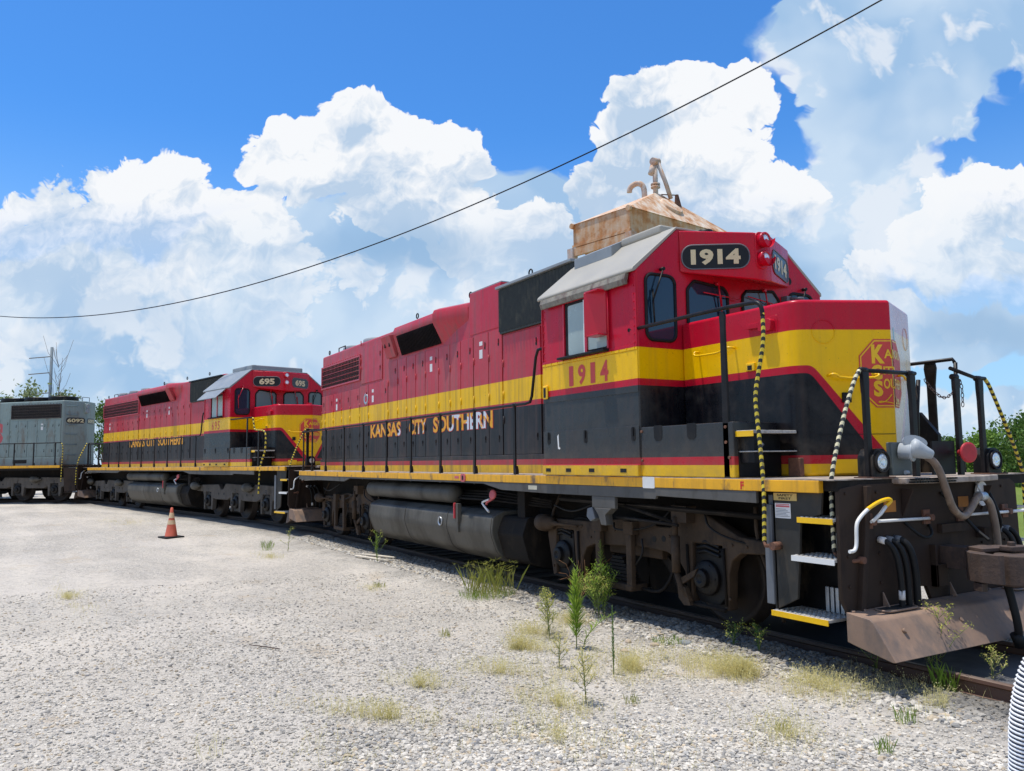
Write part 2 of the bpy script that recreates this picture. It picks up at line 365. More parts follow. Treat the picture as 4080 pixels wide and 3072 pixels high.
M['pinkred'] = mat('faded_pink_red', (.52, .10, .11), .55, var=.2)
M['yb_y'] = mat('yellow_wrap', (.72, .55, .04), .5, var=.12, scale=30, dirt=(.25, .2, .1), damt=.3, dscale=30)
M['yb_w'] = mat('bleached_wrap', (.66, .60, .38), .6, var=.12, scale=30, dirt=(.3, .25, .2), damt=.3, dscale=30)
M['yb_k'] = mat('black_wrap', (.02, .02, .02), .5, var=.3)
M['steel'] = mat('grey_step_post', (.13, .14, .155), .55, var=.15)
M['greyw'] = mat('weathered_grey_paint', (.20, .26, .245), .5, var=.12, scale=1.6, dirt=(.15, .13, .10), damt=.3, dscale=2, streak=.35)
M['greye'] = mat('grey_end_paint', (.13, .19, .20), .5, var=.12, scale=1.6, dirt=(.09, .10, .10), damt=.3)
M['kcsred'] = mat('faded_red_letter', (.45, .08, .09), .6, var=.15)
M['inert'] = mat('black_filter', (.02, .026, .024), .5, var=.4, scale=8, dirt=(.06, .06, .045), damt=.45, dscale=7)
M['pale_pane'] = mat('reflection_toned_pane', (.34, .40, .37), .25, var=.12, scale=2)  # whitish interior and grey reflection put into the pane colour
M['opatch'] = mat('orange_patch', (.40, .15, .02), .7); M['ggrey'] = mat('grille_grey', (.05, .038, .036), .7, var=.5, scale=6); M['vane'] = mat('vane_dark', (.055, .035, .035), .7, var=.3)
M['gold'] = mat('gold_plate', (.50, .34, .10), .5); M['tape'] = mat('blue_tape', (.40, .58, .62), .5); M['palegrey'] = mat('pale_grey_casting', (.38, .41, .43), .5, var=.08); M['mubox'] = mat('green_grey_box', (.09, .105, .10), .6, var=.15)
def glass_dark(name, col=(.012, .016, .022), rough=.03, sp=.6):
    mt, N, b = principled(name); b.inputs['Base Color'].default_value = (*col, 1); b.inputs['Roughness'].default_value = rough
    b.inputs['Specular IOR Level'].default_value = sp; return mt
M['glass'] = glass_dark('tinted_glass', (.012, .030, .055)); M['glass2'] = glass_dark('sky_toned_glass', (.10, .13, .12), .05)  # second glass is opaque; its lighter tone paints in sky showing through
M['board'] = glass_dark('number_board_glass', (.006, .009, .013), .3, .25)
M['board2'] = glass_dark('grey_number_board', (.045, .055, .055), .3, .25)
def lens():
    mt, N, b = principled('headlamp_lens'); tc = N.new('ShaderNodeTexCoord').outputs['Object']
    b.inputs['Base Color'].default_value = (.85, .90, .95, 1); b.inputs['Metallic'].default_value = .45
    b.inputs['Roughness'].default_value = .12
    w_ = N.new('ShaderNodeTexWave'); w_.inputs['Scale'].default_value = 26; w_.inputs['Distortion'].default_value = 3; N.put(w_.inputs[0], tc)
    bn = N.new('ShaderNodeBump'); bn.inputs['Strength'].default_value = .5; bn.inputs['Distance'].default_value = .01
    N.l.new(w_.outputs[1], bn.inputs['Height']); N.l.new(bn.outputs[0], b.inputs['Normal']); return mt
M['lens'] = lens()
def peeling(name, base, white, thr):
    mt, N, b = principled(name); tc = N.new('ShaderNodeTexCoord').outputs['Object']; x = N.xyz(tc)[0]
    n = N.noise(N.mapping(tc, (1.2, 1.2, .9)), 3.2, 3, .6)
    t = N.math('ADD', n, N.mr(x, -9, -5.2, -.02, .09))
    t = N.math('ADD', t, N.mr(x, -5.9, -5.5, 0, .14)); t = N.math('SUBTRACT', t, N.mr(x, -5.25, -5.2, 0, .3))
    c = N.mix(N.mr(t, thr, thr+.02), base, white); N.l.new(c, b.inputs['Base Color']); b.inputs['Roughness'].default_value = .55
    return mt
M['peel'] = peeling('peeling_orange_lettering', (.80, .37, .02), (.62, .66, .72), .60)
# ================================================================ locomotive builder
def round_poly(pts, rad, n=5):
    out = []; N = len(pts)
    for i in range(N):
        p = Vector(pts[i]); a = Vector(pts[i-1]); b = Vector(pts[(i+1) % N]); r = rad[i] if isinstance(rad, (list, tuple)) else rad
        if r <= 0: out.append(tuple(p)); continue
        da = (a-p).normalized(); db = (b-p).normalized(); ang = da.angle(db); t = min(r/math.tan(ang/2), (a-p).length*.48, (b-p).length*.48)
        p0 = p+da*t; p1 = p+db*t
        for k in range(n+1):
            u = k/n; out.append(tuple((p0*(1-u)**2+p*2*u*(1-u)+p1*u*u)))
    return out
class Facet:
    """slanted faces in plan: P0 (near corner) -> P1 (first ridge, q=0) -> ... -> Pn (far corner); q<0 lies on the near face"""
    def __init__(s, P):
        P = [Vector(p) for p in P]; s.P = P; s.D = [(P[i+1]-P[i]) for i in range(len(P)-1)]; s.L = [d.length for d in s.D]; s.D = [d.normalized() for d in s.D]
    def __call__(s, q, z, off=.004):
        if q < 0: k = 0; p = s.P[1]+s.D[0]*q
        else:
            k = 1
            while k < len(s.D)-1 and q > s.L[k]: q -= s.L[k]; k += 1
            p = s.P[k]+s.D[k]*q
        n = Vector((s.D[k].y, -s.D[k].x)); p = p+n*off
        return (p.x, p.y, z)
def facet_plate(mb, F, pts, off0, off1, mi=0):
    """a plate with outline pts (s,z) standing off a facet"""
    n = len(pts); mb.loft([[F(q, z, off0) for q, z in pts], [F(q, z, off1) for q, z in pts]], mi)
def sunk(pts): return pts
LX = None
def side_box_handle(mb, x, y, z, out=-1):
    mb.box(x-.022, x+.022, y, y+out*.006, z-.065, z+.065, 0)
def hinge(mb, x, y, z): mb.box(x-.012, x+.012, y, y-.014, z-.05, z+.05)

def pilot(root, xp, s, full, lab=None):
    """end plate, plow, coupler, cut lever, hoses. coordinates written for the near unit's front (plate at x=1.9)"""
    def fx(mb):
        mb.v = [(xp+s*(x-1.9), y, z) for x, y, z in mb.v]
        if s < 0: mb.f = [f[::-1] for f in mb.f]
        return mb
    b = MB()
    pl = round_poly([(-1.50, 1.52), (-1.22, 1.555), (1.18, 1.555), (1.28, 1.5), (1.30, .62), (1.18, .36), (-.20, .36), (-.33, .61), (-.48, .62), (-.48, .36), (-1.36, .36), (-1.52, .60)], [.05, 0, 0, .05, 0, 0, 0, 0, 0, 0, 0, 0], 4)
    b.prism(pl, 'x', 1.87, 1.91)
    b.prism([(-1.36, .36), (-1.30, .36), (-1.12, 1.54), (-1.18, 1.54)], 'x', 1.905, 1.96)          # stiffener rib
    b.box(1.6, 1.89, -.25, .62, .62, 1.25)
    b.box(1.91, 1.97, -.26, -.23, .60, .98); b.box(1.91, 1.97, -.26, -.08, .60, .80)
    fx(b).build('end_plate', M['pilot'], root, .006)
    b = MB()
    prof = [(1.925, .50), (2.14, .475), (2.175, .45), (2.36, .175), (2.33, .17), (2.0, .24), (1.925, .26)]
    secs = [(-1.50, 0), (-1.42, 0), (-.5, .02), (0, .03), (.5, .02), (1.42, 0), (1.50, 0)]
    b.loft([[(x+(dx if x > 2 else 0), y, z) for x, z in prof] for y, dx in secs])
    for y0 in (-1.2, .78):   # slots where the hoses pass, with a raised lip
        rp = rrect(1.955, 2.11, y0, y0+.44, .06)
        b.tube([(x, y, .498) for x, y in rp]+[(rp[0][0], rp[0][1], .498)], .011, 6)
    pw = fx(b).build('snow_plow', M['plow'], root, .012, 3)
    b = MB()
    for y in (-1.44, -1.3, -.6, -.45, .0, .45, .6, 1.3, 1.44): b.cyl((1.95, y, .49), (1.95, y, .512), .018, 6)
    for y in (-1.2, -.4, .4, 1.2): b.cyl((2.235, y, .365), (2.26, y, .38), .02, 8)
    for y in (-1.0, 0, 1.0): b.prism([(1.93, .498), (1.99, .498), (1.93, .62)], 'y', y-.008, y+.008)
    fx(b).build('plow_bolts', M['plow'], pw)
    b = MB()
    for y0 in (-1.2, .78):
        b.prism(rrect(1.962, 2.104, y0+.007, y0+.433, .055), 'z', .475, .502)
    fx(b).build('hose_slot', M['dark'], pw)
    # coupler
    b = MB()
    b.box(1.9, 2.25, -.10, .10, .76, .96)
    head = round_poly([(2.16, -.12), (2.22, -.22), (2.30, -.30), (2.42, -.345), (2.56, -.33), (2.60, -.29), (2.52, -.27), (2.42, -.25), (2.36, -.17), (2.345, -.06), (2.36, .05), (2.44, .16), (2.56, .30), (2.58, .38), (2.46, .40), (2.30, .28), (2.16, .12)], .03, 3)
    b.prism(head, 'z', .70, .945)
    b.prism(round_poly([(2.16, -.10), (2.36, -.20), (2.40, -.02), (2.44, .14), (2.30, .26), (2.16, .10)], .03, 3), 'z', .945, .975)
    b.prism(round_poly([(2.3, -.28), (2.42, -.34), (2.42, -.26), (2.34, -.16)], .02, 3), 'z', .62, .69)
    cp = fx(b).build('coupler', M['coupler'], root, .035, 4)
    b = MB(); kn = round_poly([(2.37, -.06), (2.42, -.15), (2.56, -.165), (2.66, -.11), (2.675, .02), (2.62, .09), (2.50, .10), (2.42, .12), (2.38, .05)], .025, 3)
    b.prism(kn, 'z', .665, .935)
    kk_ = fx(b).build('knuckle', M['coupler'], cp, .025, 4)
    b = MB(); b.cyl((2.47, .06, .63), (2.47, .06, 1.03), .032, 12); b.prism(round_poly([(2.40, -.02), (2.52, -.03), (2.56, .10), (2.50, .22), (2.40, .14)], .03, 3), 'z', .95, .995)
    fx(b).build('knuckle_pin', M['coupler'], cp, .008, 2)
    # cut lever bar and handle
    b = MB()
    b.tube([(1.97, .22, 1.23), (1.97, 1.10, 1.228)], .014, 8)
    loop = [(1.99, -1.50, 1.005), (1.99, -1.44, 1.005), (1.99, -1.405, 1.05), (1.99, -1.40, 1.20), (1.99, -1.375, 1.26), (1.99, -1.24, 1.345), (1.99, -1.10, 1.395)]
    b2 = MB(); b2.tube([(1.97, -1.17, 1.235), (1.97, -.30, 1.225)], .014, 8); b2.tube(loop, .016, 8, smooth_path=2); b2.tube([(1.99, -.985, 1.36), (1.99, -1.06, 1.30), (1.98, -1.17, 1.235)], .016, 8)
    b.tube([(1.97, 1.08, 1.228), (2.03, 1.32, 1.24), (2.06, 1.40, 1.18), (2.06, 1.41, .95), (2.03, 1.50, .90), (1.96, 1.56, .98)], .016, 8, smooth_path=2)
    fx(b).build('cut_lever', M['white'], root); lv = fx(b2).build('cut_lever', M['white'], root)
    b = MB(); b.tube([(1.99, -1.24, 1.345), (1.99, -1.08, 1.405), (1.99, -.94, 1.425), (1.99, -.905, 1.41), (1.99, -.92, 1.395), (1.99, -.985, 1.36)], .0175, 8, smooth_path=2)
    fx(b).build('handle_grip', M['yel'], lv)
    b = MB()
    for y in (-1.14, -.30, .24, 1.02): b.cyl((1.90, y, 1.232), (1.99, y, 1.232), .030, 12); b.box(1.905, 1.93, y-.05, y+.05, 1.17, 1.30)
    fx(b).build('lever_bracket', M['rustp'], lv)
    if full:
        for pts, r_ in (([(1.92, -.62, 1.20), (1.98, -.58, 1.12), (2.0, -.45, 1.05), (1.98, -.30, 1.08), (1.92, -.26, 1.16)], .013), ([(1.92, .75, 1.45), (2.0, .72, 1.30), (2.02, .78, 1.12), (1.93, .85, 1.05)], .016), ([(1.92, -.05, 1.45), (2.02, .05, 1.30), (2.1, .15, 1.12), (2.25, .12, 1.02)], .015)):
            b = MB(); b.tube(pts, r_, 6, smooth_path=2); fx(b).build('cable', M['rubber'], root)
        b = MB(); b.box(1.912, 1.96, -.12, .30, 1.08, 1.16); b.box(1.912, 2.0, .50, .58, 1.0, 1.10); b.prism([(1.912, 1.5), (2.03, 1.5), (1.912, 1.25)], 'y', -.64, -.62); b.prism([(1.912, 1.5), (2.03, 1.5), (1.912, 1.25)], 'y', .62, .64)
        for y in (-1.42, -1.0, -.6, .6, 1.0):
            for z in (.70, .95, 1.48): b.cyl((1.905, y, z), (1.925, y, z), .014, 6)
        fx(b).build('pilot_brackets', M['pilot'], root, .003)
    # air hoses
    for i, (y, z1) in enumerate(((-1.0, .44), (-.90, .42), (-.78, .42), (.86, .44), (.98, .43))):
        b = MB(); b.tube([(1.92, y, 1.07), (2.0, y+.02, 1.05), (2.03, y+.07, .95), (2.04, y+.10, .75), (2.035, y+.105, z1)], .024 if i != 2 else .031, 8, smooth_path=2)
        h = fx(b).build('air_hose', M['rubber'], root)
        b = MB(); b.cyl((1.915, y, 1.07), (1.975, y+.005, 1.062), .030, 10)
        if i == 0: b.cyl((2.036, y+.105, .56), (2.036, y+.105, .64), .027, 10)
        fx(b).build('hose_clamp', M['sticker'] if i == 0 else M['steel'], h)
    b = MB(); b.tube([(2.42, .02, .72), (2.46, .02, .55), (2.50, .03, .30), (2.47, .07, .20)], .034, 10, smooth_path=2); b.cyl((2.46, .05, .24), (2.48, .09, .13), .05, 10)
    fx(b).build('brake_hose', M['rubber'], root)
    b = MB()
    for y in (-.90, .24): b.box(1.912, 1.915, y, y+.17, 1.30, 1.40)
    fx(b).build('reflective_patch', M['opatch'], root)

def tank_and_air(root, x0, x1, far=True):
    b = MB()
    prof = round_poly([(-1.28, 1.04), (-1.47, .96), (-1.50, .72), (-1.38, .40), (-1.08, .24), (1.08, .24), (1.38, .40), (1.50, .72), (1.47, .96), (1.28, 1.04)], [.05, .09, .3, .25, .2, .2, .25, .3, .09, .05], 6)
    b.prism(prof, 'x', x0, x1, 0, True)
    ft = b.build('fuel_tank', M['tank'], root, .02, 3, 60)
    for xx in (x0+.05, x0+(x1-x0)*.36, x0+(x1-x0)*.70, x1-.05):
        b = MB(); b.prism([(y*1.004, .64+(z-.64)*1.006) for y, z in prof], 'x', xx-.012, xx+.012, 0, True); b.build('weld_band', M['tank'], ft)
    b = MB(); pf = round_poly([(-1.30, .98), (-1.40, .72), (-1.28, .34), (-1.0, .24), (1.0, .24), (1.28, .34), (1.40, .72), (1.30, .98)], .1, 3)
    b.loft([[(x1-.01, y, z) for y, z in pf], [(x1+.65, y*.97, z) for y, z in pf]])
    b.build('shaded_tank_end', M['under'], ft)  # tank runs on here; dark material paints in the shade it lies in
    b = MB(); b.lathe((x0+3.4, -1.485, .80), (0, -1, 0), [(0, .075), (.028, .075), (.032, .066), (.012, .06), (.01, .0)], 20)
    b.build('filler_ring', M['alum'], ft)
    b = MB(); b.cyl((x0+3.4, -1.47, .80), (x0+3.4, -1.497, .80), .058, 20); b.build('filler_recess', M['dark'], ft)
    b = MB(); b.box(x0+4.02, x0+4.13, -1.54, -1.47, .82, 1.12); b.box(x0+4.06, x0+4.10, -1.52, -1.46, .66, .84); g = b.build('fuel_gauge_post', M['tank'], ft, .006)
    b = MB(); b.prism(rrect(x0+4.015, x0+4.055, .88, 1.13, .018), 'y', -1.56, -1.535); b.build('fuel_gauge', M['red_ref'], g)
    # air reservoir
    ax0, ax1 = x0-.42, x1-1.55
    b = MB(); b.lathe((ax0, -1.27, 1.25), (1, 0, 0), [(0, .02), (.015, .08), (.05, .135), (.11, .158), (ax1-ax0-.11, .158), (ax1-ax0-.05, .135), (ax1-ax0-.015, .08), (ax1-ax0, .02)], 28)
    b.build('air_reservoir', M['tank'], root)
    b = MB()
    for k in range(4): b.tube([(ax1-.1, -1.1-.05*k, 1.30-.04*k), (ax1+1.2, -1.15-.05*k, 1.31-.04*k), (ax1+2.6, -1.1, 1.22-.03*k)], .018, 6)
    b.box(ax1+.9, ax1+1.1, -1.2, -1.0, 1.15, 1.36); b.box(ax1+1.9, ax1+2.1, -1.25, -1.0, .95, 1.38)
    b.build('piping', M['under'], root)
    b = MB(); b.lathe((x0+5.03, -1.36, 1.28), (.2, -1, .15), [(0, .04), (.03, .075), (.05, .075), (.06, .05)], 16); b.tube([(x0+5.0, -1.38, 1.22), (x0+4.86, -1.40, 1.17), (x0+4.84, -1.40, 1.13)], .022, 8)
    b.build('fuel_filler_cap', M['pinkred'], root)
    b = MB(); b.tube([(x0+4.93, -1.40, 1.21), (x0+4.75, -1.42, 1.165), (x0+4.74, -1.42, 1.14), (x0+4.95, -1.42, 1.02)], .017, 8, smooth_path=1); b.build('bent_pipe', M['sticker'], root)

def wheel(root, x, axle_parent=None):
    b = MB(); prof = [(-.085, .20), (-.09, .40), (-.10, .54), (-.07, .548), (-.06, .512), (.055, .505), (.065, .49), (.062, .45), (.03, .42), (.02, .25), (.05, .20), (.06, .10), (.12, .095), (.12, .0)]
    b.lathe((x, -.77, .508), (0, -1, 0), prof, 40)
    b.lathe((x, .77, .508), (0, 1, 0), prof, 40)
    b.cyl((x, -.8, .508), (x, .8, .508), .09, 12)
    return b.build('wheelset', M['wheel'], root)
def journal(root, x, m, big=True):
    b = MB(); y0 = -1.06
    b.prism(round_poly([(x-.20, .80), (x-.10, .90), (x+.12, .90), (x+.20, .80), (x+.22, .34), (x+.14, .25), (x-.14, .25), (x-.22, .34)], .04, 3), 'y', -.92, -1.12)
    b.lathe((x-.02, -1.10, .52), (0, -1, 0), [(0, .19), (.06, .185), (.085, .15), (.09, .10), (.15, .095), (.16, .05), (.14, .03)], 24)
    for k in range(3): b.tube([(x-.16, -1.13, .88-.05*k), (x+.0, -1.16, .91-.05*k), (x+.17, -1.13, .86-.05*k)], .022, 6)
    for k in range(6):
        a = k*math.pi/3; b.cyl((x-.02+.15*math.cos(a), -1.15, .52+.15*math.sin(a)), (x-.02+.15*math.cos(a), -1.185, .52+.15*math.sin(a)), .018, 6)
    j = b.build('journal_box', M['oily'], root, .008)
    b = MB(); b.box(x+.10, x+.13, -1.135, -1.122, .50, .60); b.build('bearing_tag', M['white'], j)
def truck4(root, xc):
    """two axle truck; outline traced for the centre at -1.4"""
    d = xc+1.4
    def S(pts): return [(x+d, z) for x, z in pts]
    top = [(-3.12, .90), (-2.98, .99), (-2.1, 1.0), (-1.9, 1.02), (-1.20, 1.10), (-.92, 1.08), (-.80, 1.02), (-.60, 1.02), (-.48, 1.10), (-.33, 1.20), (-.05, 1.22), (.15, 1.12), (.45, .99), (.80, .97)]
    bot = [(.80, .84), (.46, .82), (.34, .74), (.29, .60), (.27, .22), (.21, .22), (.20, .88), (-.24, .88), (-.26, .24), (-.33, .26), (-.37, .55), (-.46, .66), (-.66, .74), (-1.10, .76), (-2.05, .71), (-2.20, .66), (-2.28, .55), (-2.33, .32), (-2.40, .26), (-2.45, .30), (-2.50, .86), (-2.92, .86), (-2.92, .22), (-3.0, .22), (-3.06, .5), (-3.12, .74)]
    b = MB()
    b.prism(S(top+bot)[::-1], 'y', -1.17, -1.03)
    b.prism(S(top+bot)[::-1], 'y', 1.03, 1.17)
    b.box(-.9+d, -1.9+d, -1.03, 1.03, .62, .95)
    b.box(-3.1+d, -2.9+d, -1.1, 1.1, .8, .95); b.box(.7+d, .8+d, -1.1, 1.1, .85, .95)
    fr = b.build('truck_frame', M['truck'], root, .02, 3)
    b = MB()
    for x in (-2.37, -.30, .24): b.tube([(x+d, -1.19, .86), (x+d+.02, -1.19, .27)], .016, 6)
    b.tube([(-.30+d, -1.19, .235), (.25+d, -1.19, .225)], .022, 8); b.tube([(-2.9+d, -1.19, .235), (-2.4+d, -1.19, .26)], .02, 8)
    b.build('pedestal_liner', M['under'], fr)
    for x, z in ((-.86, .87), (-.70, .885)): b = MB(); b.cyl((x+d, -1.1, z), (x+d, -1.1745, z), .035, 12); b.build('frame_hole', M['dark'], fr)
    # sand pipes, brake hoses and rigging clutter
    for P_, r_ in (([(-2.9, -1.20, 1.18), (-2.5, -1.22, 1.10), (-2.2, -1.2, 1.16), (-1.9, -1.1, 1.3)], .014), ([(-3.05, -1.0, 1.3), (-3.1, -1.15, .95), (-3.2, -.95, .45), (-3.25, -.80, .14)], .022), ([(.62, -1.1, 1.3), (.66, -1.14, .95), (.72, -.95, .45), (.66, -.80, .14)], .022),
                   ([(-1.55, -1.22, 1.02), (-1.5, -1.26, .93), (-1.0, -1.25, .97), (-.7, -1.2, 1.08), (-.5, -1.15, 1.3)], .012), ([(-1.05, -1.2, .86), (-.98, -1.24, .70), (-1.15, -1.22, .55)], .012), ([(.0, -1.2, 1.2), (.1, -1.25, 1.05), (.5, -1.2, .93), (.75, -1.0, .90)], .013)):
        b = MB(); b.tube([(x+d, y, z) for x, y, z in P_], r_, 6, smooth_path=2); b.build('sand_pipe' if r_ > .02 else 'brake_hose', M['truck'] if r_ > .02 else M['oily'], fr)
    b = MB()
    for x, z in ((-2.95, .93), (-2.3, .93), (-2.1, .80), (-1.6, .92), (-1.4, .92), (-.6, .92), (-.5, .80), (.35, .9), (.55, .9), (.3, .35), (-2.97, .35), (-2.45, .35)): b.cyl((x+d, -1.165, z), (x+d, -1.185, z), .016, 6)
    b.build('bolt_heads', M['truck'], fr)
    for x in (-1.83, -1.22):
        b = MB(); b.box(x-.05+d, x+.05+d, -1.27, -1.20, .27, .905); b.box(x-.09+d, x+.09+d, -1.28, -1.16, .90, 1.06); b.build('swing_hanger', M['truck'], fr, .01)
    b = MB(); b.cyl((-2.0+d, -1.1, .88), (-2.0+d, -1.1745, .88), .03, 12); b.build('frame_hole', M['dark'], fr)
    for xm in (-2.20, -1.05):
        b = MB(); b.prism(round_poly([(xm-.55, .16), (xm+.55, .16), (xm+.60, .6), (xm+.4, .95), (xm-.4, .95), (xm-.60, .6)], .08, 3), 'y', -.62, .62); b.tube([(xm+d*0, -.66, .3), (xm+d*0, -.66, .8)], .03, 6); b.v = [(x+d, y, z) for x, y, z in b.v]; b.build('traction_motor', M['under'], root)
    b = MB(); b.box(-1.86+d, -1.18+d, -1.28, -1.02, .235, .315)
    b.build('spring_plank', M['truck'], fr, .015)
    b = MB()
    for k in range(7): b.box(-1.50-.30+.028*k+d, -1.50+.24-.028*k+d, -1.20, -1.06, .33+.042*k, .365+.042*k)
    b.build('leaf_spring', M['under'], fr, .004)
    b = MB(); b.lathe((-3.20+d, -1.24, .93), (1, 0, 0), [(0, .06), (.01, .115), (.16, .118), (.17, .10), (.30, .085), (.33, .04), (.42, .03), (.43, .02), (.9, .018)], 22)
    b.build('brake_cylinder', M['truck'], fr)
    b = MB(); b.cyl((-.36+d, -1.30, 1.16), (-.36+d, -1.30, .92), .030, 10); b.cyl((-.36+d, -1.30, .95), (-.36+d, -1.30, .56), .048, 14)
    b.tube([(-.36+d, -1.30, .56), (-.34+d, -1.26, .40), (-.22+d, -1.22, .26)], .03, 8); b.box(-.42+d, -.18+d, -1.30, -1.15, 1.10, 1.28)
    b.build('shock_absorber', M['truck'], fr)
    b = MB(); b.prism([(-.40+d, .44), (-.28+d, .40), (-.20+d, .22), (-.30+d, .21), (-.38+d, .28)], 'y', -1.26, -1.20); b.prism([(-.33+d, .50), (-.08+d, .62), (-.12+d, .54), (-.30+d, .44)], 'y', -1.27, -1.24)
    b.build('brake_lever', M['truck'], fr)
    b = MB(); b.prism(round_poly([(-1.05+d, .66), (-.9+d, .66), (-.66+d, .45), (-.62+d, .25), (-.72+d, .24), (-.8+d, .42)], .05, 3), 'y', -.95, -.8)
    b.tube([(-1.2+d, -1.1, .26), (-.9+d, -1.12, .25), (-.75+d, -1.1, .33), (-.62+d, -1.05, .62)], .02, 6, smooth_path=1)
    b.build('brake_shoe', M['under'], fr)
    for x in (-2.77, -.04): journal(fr, x+d, M['oily']); wheel(fr, x+d)
def truck6(root, xa):
    """three axle truck, leading axle at xa"""
    b = MB()
    def half(x):   # web between two axles centred at x, dropping to z=.6
        return [(x-.40, 1.0), (x-.34, .86), (x-.22, .66), (x+.22, .66), (x+.34, .86), (x+.40, 1.0)]
    p = [(xa+.95, .98), (xa+.55, 1.05)]
    for i in range(3):
        xx = xa-2.07*i
        if i: p += [(xx+1.35, 1.08), (xx+1.15, .90), (xx+.98, .90), (xx+.80, 1.05)]
    p += [(xa-4.14-.5, 1.02), (xa-4.14-.95, .95), (xa-5.09, .82), (xa-4.14-.45, .80)]
    for i in (2, 1, 0):
        xx = xa-2.07*i
        p += [(xx-.36, .66), (xx-.34, .24), (xx-.25, .24), (xx-.22, .80), (xx+.22, .80), (xx+.25, .24), (xx+.34, .24), (xx+.40, .62)]
        if i: p += [(xx+.55, .58), (xx+1.45, .58)]
    p += [(xa+.95, .84)]
    for y0, y1 in ((-1.17, -1.03), (1.03, 1.17)): b.prism(p, 'y', y0, y1)
    b.box(xa-5.0, xa+.9, -.6, .6, .55, 1.0)
    fr = b.build('truck_frame', M['truck_grey'], root, .02, 2)
    b = MB()
    for x in (xa-1.25, xa-.85, xa-3.3, xa-2.9): b.cyl((x, -1.1, .76), (x, -1.175, .76), .035, 10)
    b.build('frame_hole', M['dark'], fr)
    for x in (xa-.95, xa-4.9):
        b = MB(); b.lathe((x-.25, -1.25, .98), (1, 0, 0), [(0, .05), (.01, .13), (.24, .14), (.27, .10), (.40, .09), (.43, .03), (.55, .03)], 18)
        b.build('brake_cylinder', M['tank'], fr)
    for i in range(3): journal(fr, xa-2.07*i, M['oily']); wheel(fr, xa-2.07*i)

def handrail_side(root, xs, x0, x1, y, mats, rise=None):
    b = MB(); b.tube([(x0, y, 2.585), (x1, y, 2.585)]+(rise or []), .021, 8)
    b.build('handrail', mats, root)
    for x in xs:
        b = MB(); sgn = -1 if y < 0 else 1; yy = y-sgn*.0
        b.box(x-.028, x+.028, yy-.012, yy+.012, 1.44, 2.53)
        b.prism([(x-.028, 2.52), (x+.028, 2.52), (x+.02, 2.57), (x-.02, 2.57)], 'y', yy-.014, yy+.014)
        b.lathe((x-.045, y, 2.585), (1, 0, 0), [(0, .022), (.015, .03), (.075, .03), (.09, .022)], 10)
        b.prism([(x+.028, 1.60), (x+.085, 1.60), (x+.085, 1.66), (x+.06, 1.72), (x+.028, 1.72)], 'y', yy-.04, yy+.012)
        for z in (1.48, 1.56): b.cyl((x, yy+.0, z), (x, yy+sgn*.024, z), .014, 6)
        b.build('stanchion', M['rail_blk'], root)

def grille(root, x0, x1, z0, z1, y=-.946, fm=None):
    b = MB(); b.box(x0+.03, x1-.03, y-.004, y+.02, z0+.03, z1-.03); g = b.build('radiator_grille', M['dark'], root)
    b = MB(); n = int((z1-z0)/.052)
    for k in range(1, n):
        z = z0+(z1-z0)*k/n
        b.prism([(y-.005, z-.015), (y-.034, z-.008), (y-.034, z-.002), (y-.005, z+.002)], 'x', x0+.035, x1-.035)
    b.build('louver', M['ggrey'], g)
    b = MB()
    for k in range(1, 5):
        z = z0+(z1-z0)*k/5; b.tube([(x0+.02, y-.042, z), (x1-.02, y-.042, z)], .005, 5)
    m_ = int((x1-x0)/.105)
    for k in range(1, m_):
        x = x0+(x1-x0)*k/m_; b.tube([(x, y-.040, z0+.02), (x, y-.040, z1-.02)], .0025, 4)
    b.build('grille_wire', M['redf'] if fm is None else fm, g)
    b = MB()
    for a in (x0, x1-.035): b.box(a, a+.035, y-.045, y, z0, z1)
    for a in (z0, z1-.035): b.box(x0+.035, x1-.035, y-.045, y, a, a+.035)
    nb = int((x1-x0)/.17)
    for k in range(nb):
        for z in (z1+.03,): b.cyl((x0+.1+(x1-x0-.2)*k/max(1, nb-1), y, z), (x0+.1+(x1-x0-.2)*k/max(1, nb-1), y-.018, z), .014, 6)
    b.build('grille_frame', fm or M['redf'], g)

def doors(root, edges, z0, z1, lm, y=-.946, latch=True, tagidx=()):
    for i in range(len(edges)-1):
        a, c = edges[i], edges[i+1]
        b = MB(); b.box(a+.009, c-.009, y-.020, y+.002, z0, z1)
        d = b.build('access_door', lm, root, .005, 2)
        if latch:
            b = MB()
            for z in (z1-.22, z0+.26): b.prism(rrect(c-.14, c-.095, z-.06, z+.06, .018), 'y', y-.0205, y-.022)
            b.build('latch_recess', M['dark'], d)
            b = MB()
            for z in (z1-.22, z0+.26): b.box(c-.125, c-.11, y-.036, y-.021, z-.01, z+.045)
            for z in (z0+.55, z0+.95, z1-.45): b.cyl((a+.02, y-.027, z-.06), (a+.02, y-.027, z+.06), .012, 6)
            b.build('door_hardware', lm, d)
        if i in tagidx:
            b = MB(); b.box(a+.22, a+.33, y-.0225, y-.0205, z1-.42, z1-.27); b.box(a+.22, a+.33, y-.0225, y-.0205, z1-.20, z1-.13); b.build('warning_sticker', M['sticker'], d)

def fan(root, x, r=.60, z0=4.56, z1=4.80, m=None):
    b = MB(); b.lathe((x, 0, z0), (0, 0, 1), [(0, r+.03), (z1-z0-.05, r), (z1-z0, r-.01), (z1-z0, r-.05), (.06, r-.06), (.05, 0)], 36)
    for k in range(7): b.box(x-r+.06, x+r-.06, -r*.8+k*r*.27, -r*.8+k*r*.27+.015, z1-.05, z1-.03)
    return b.build('roof_fan', m or M['roofg'], root)

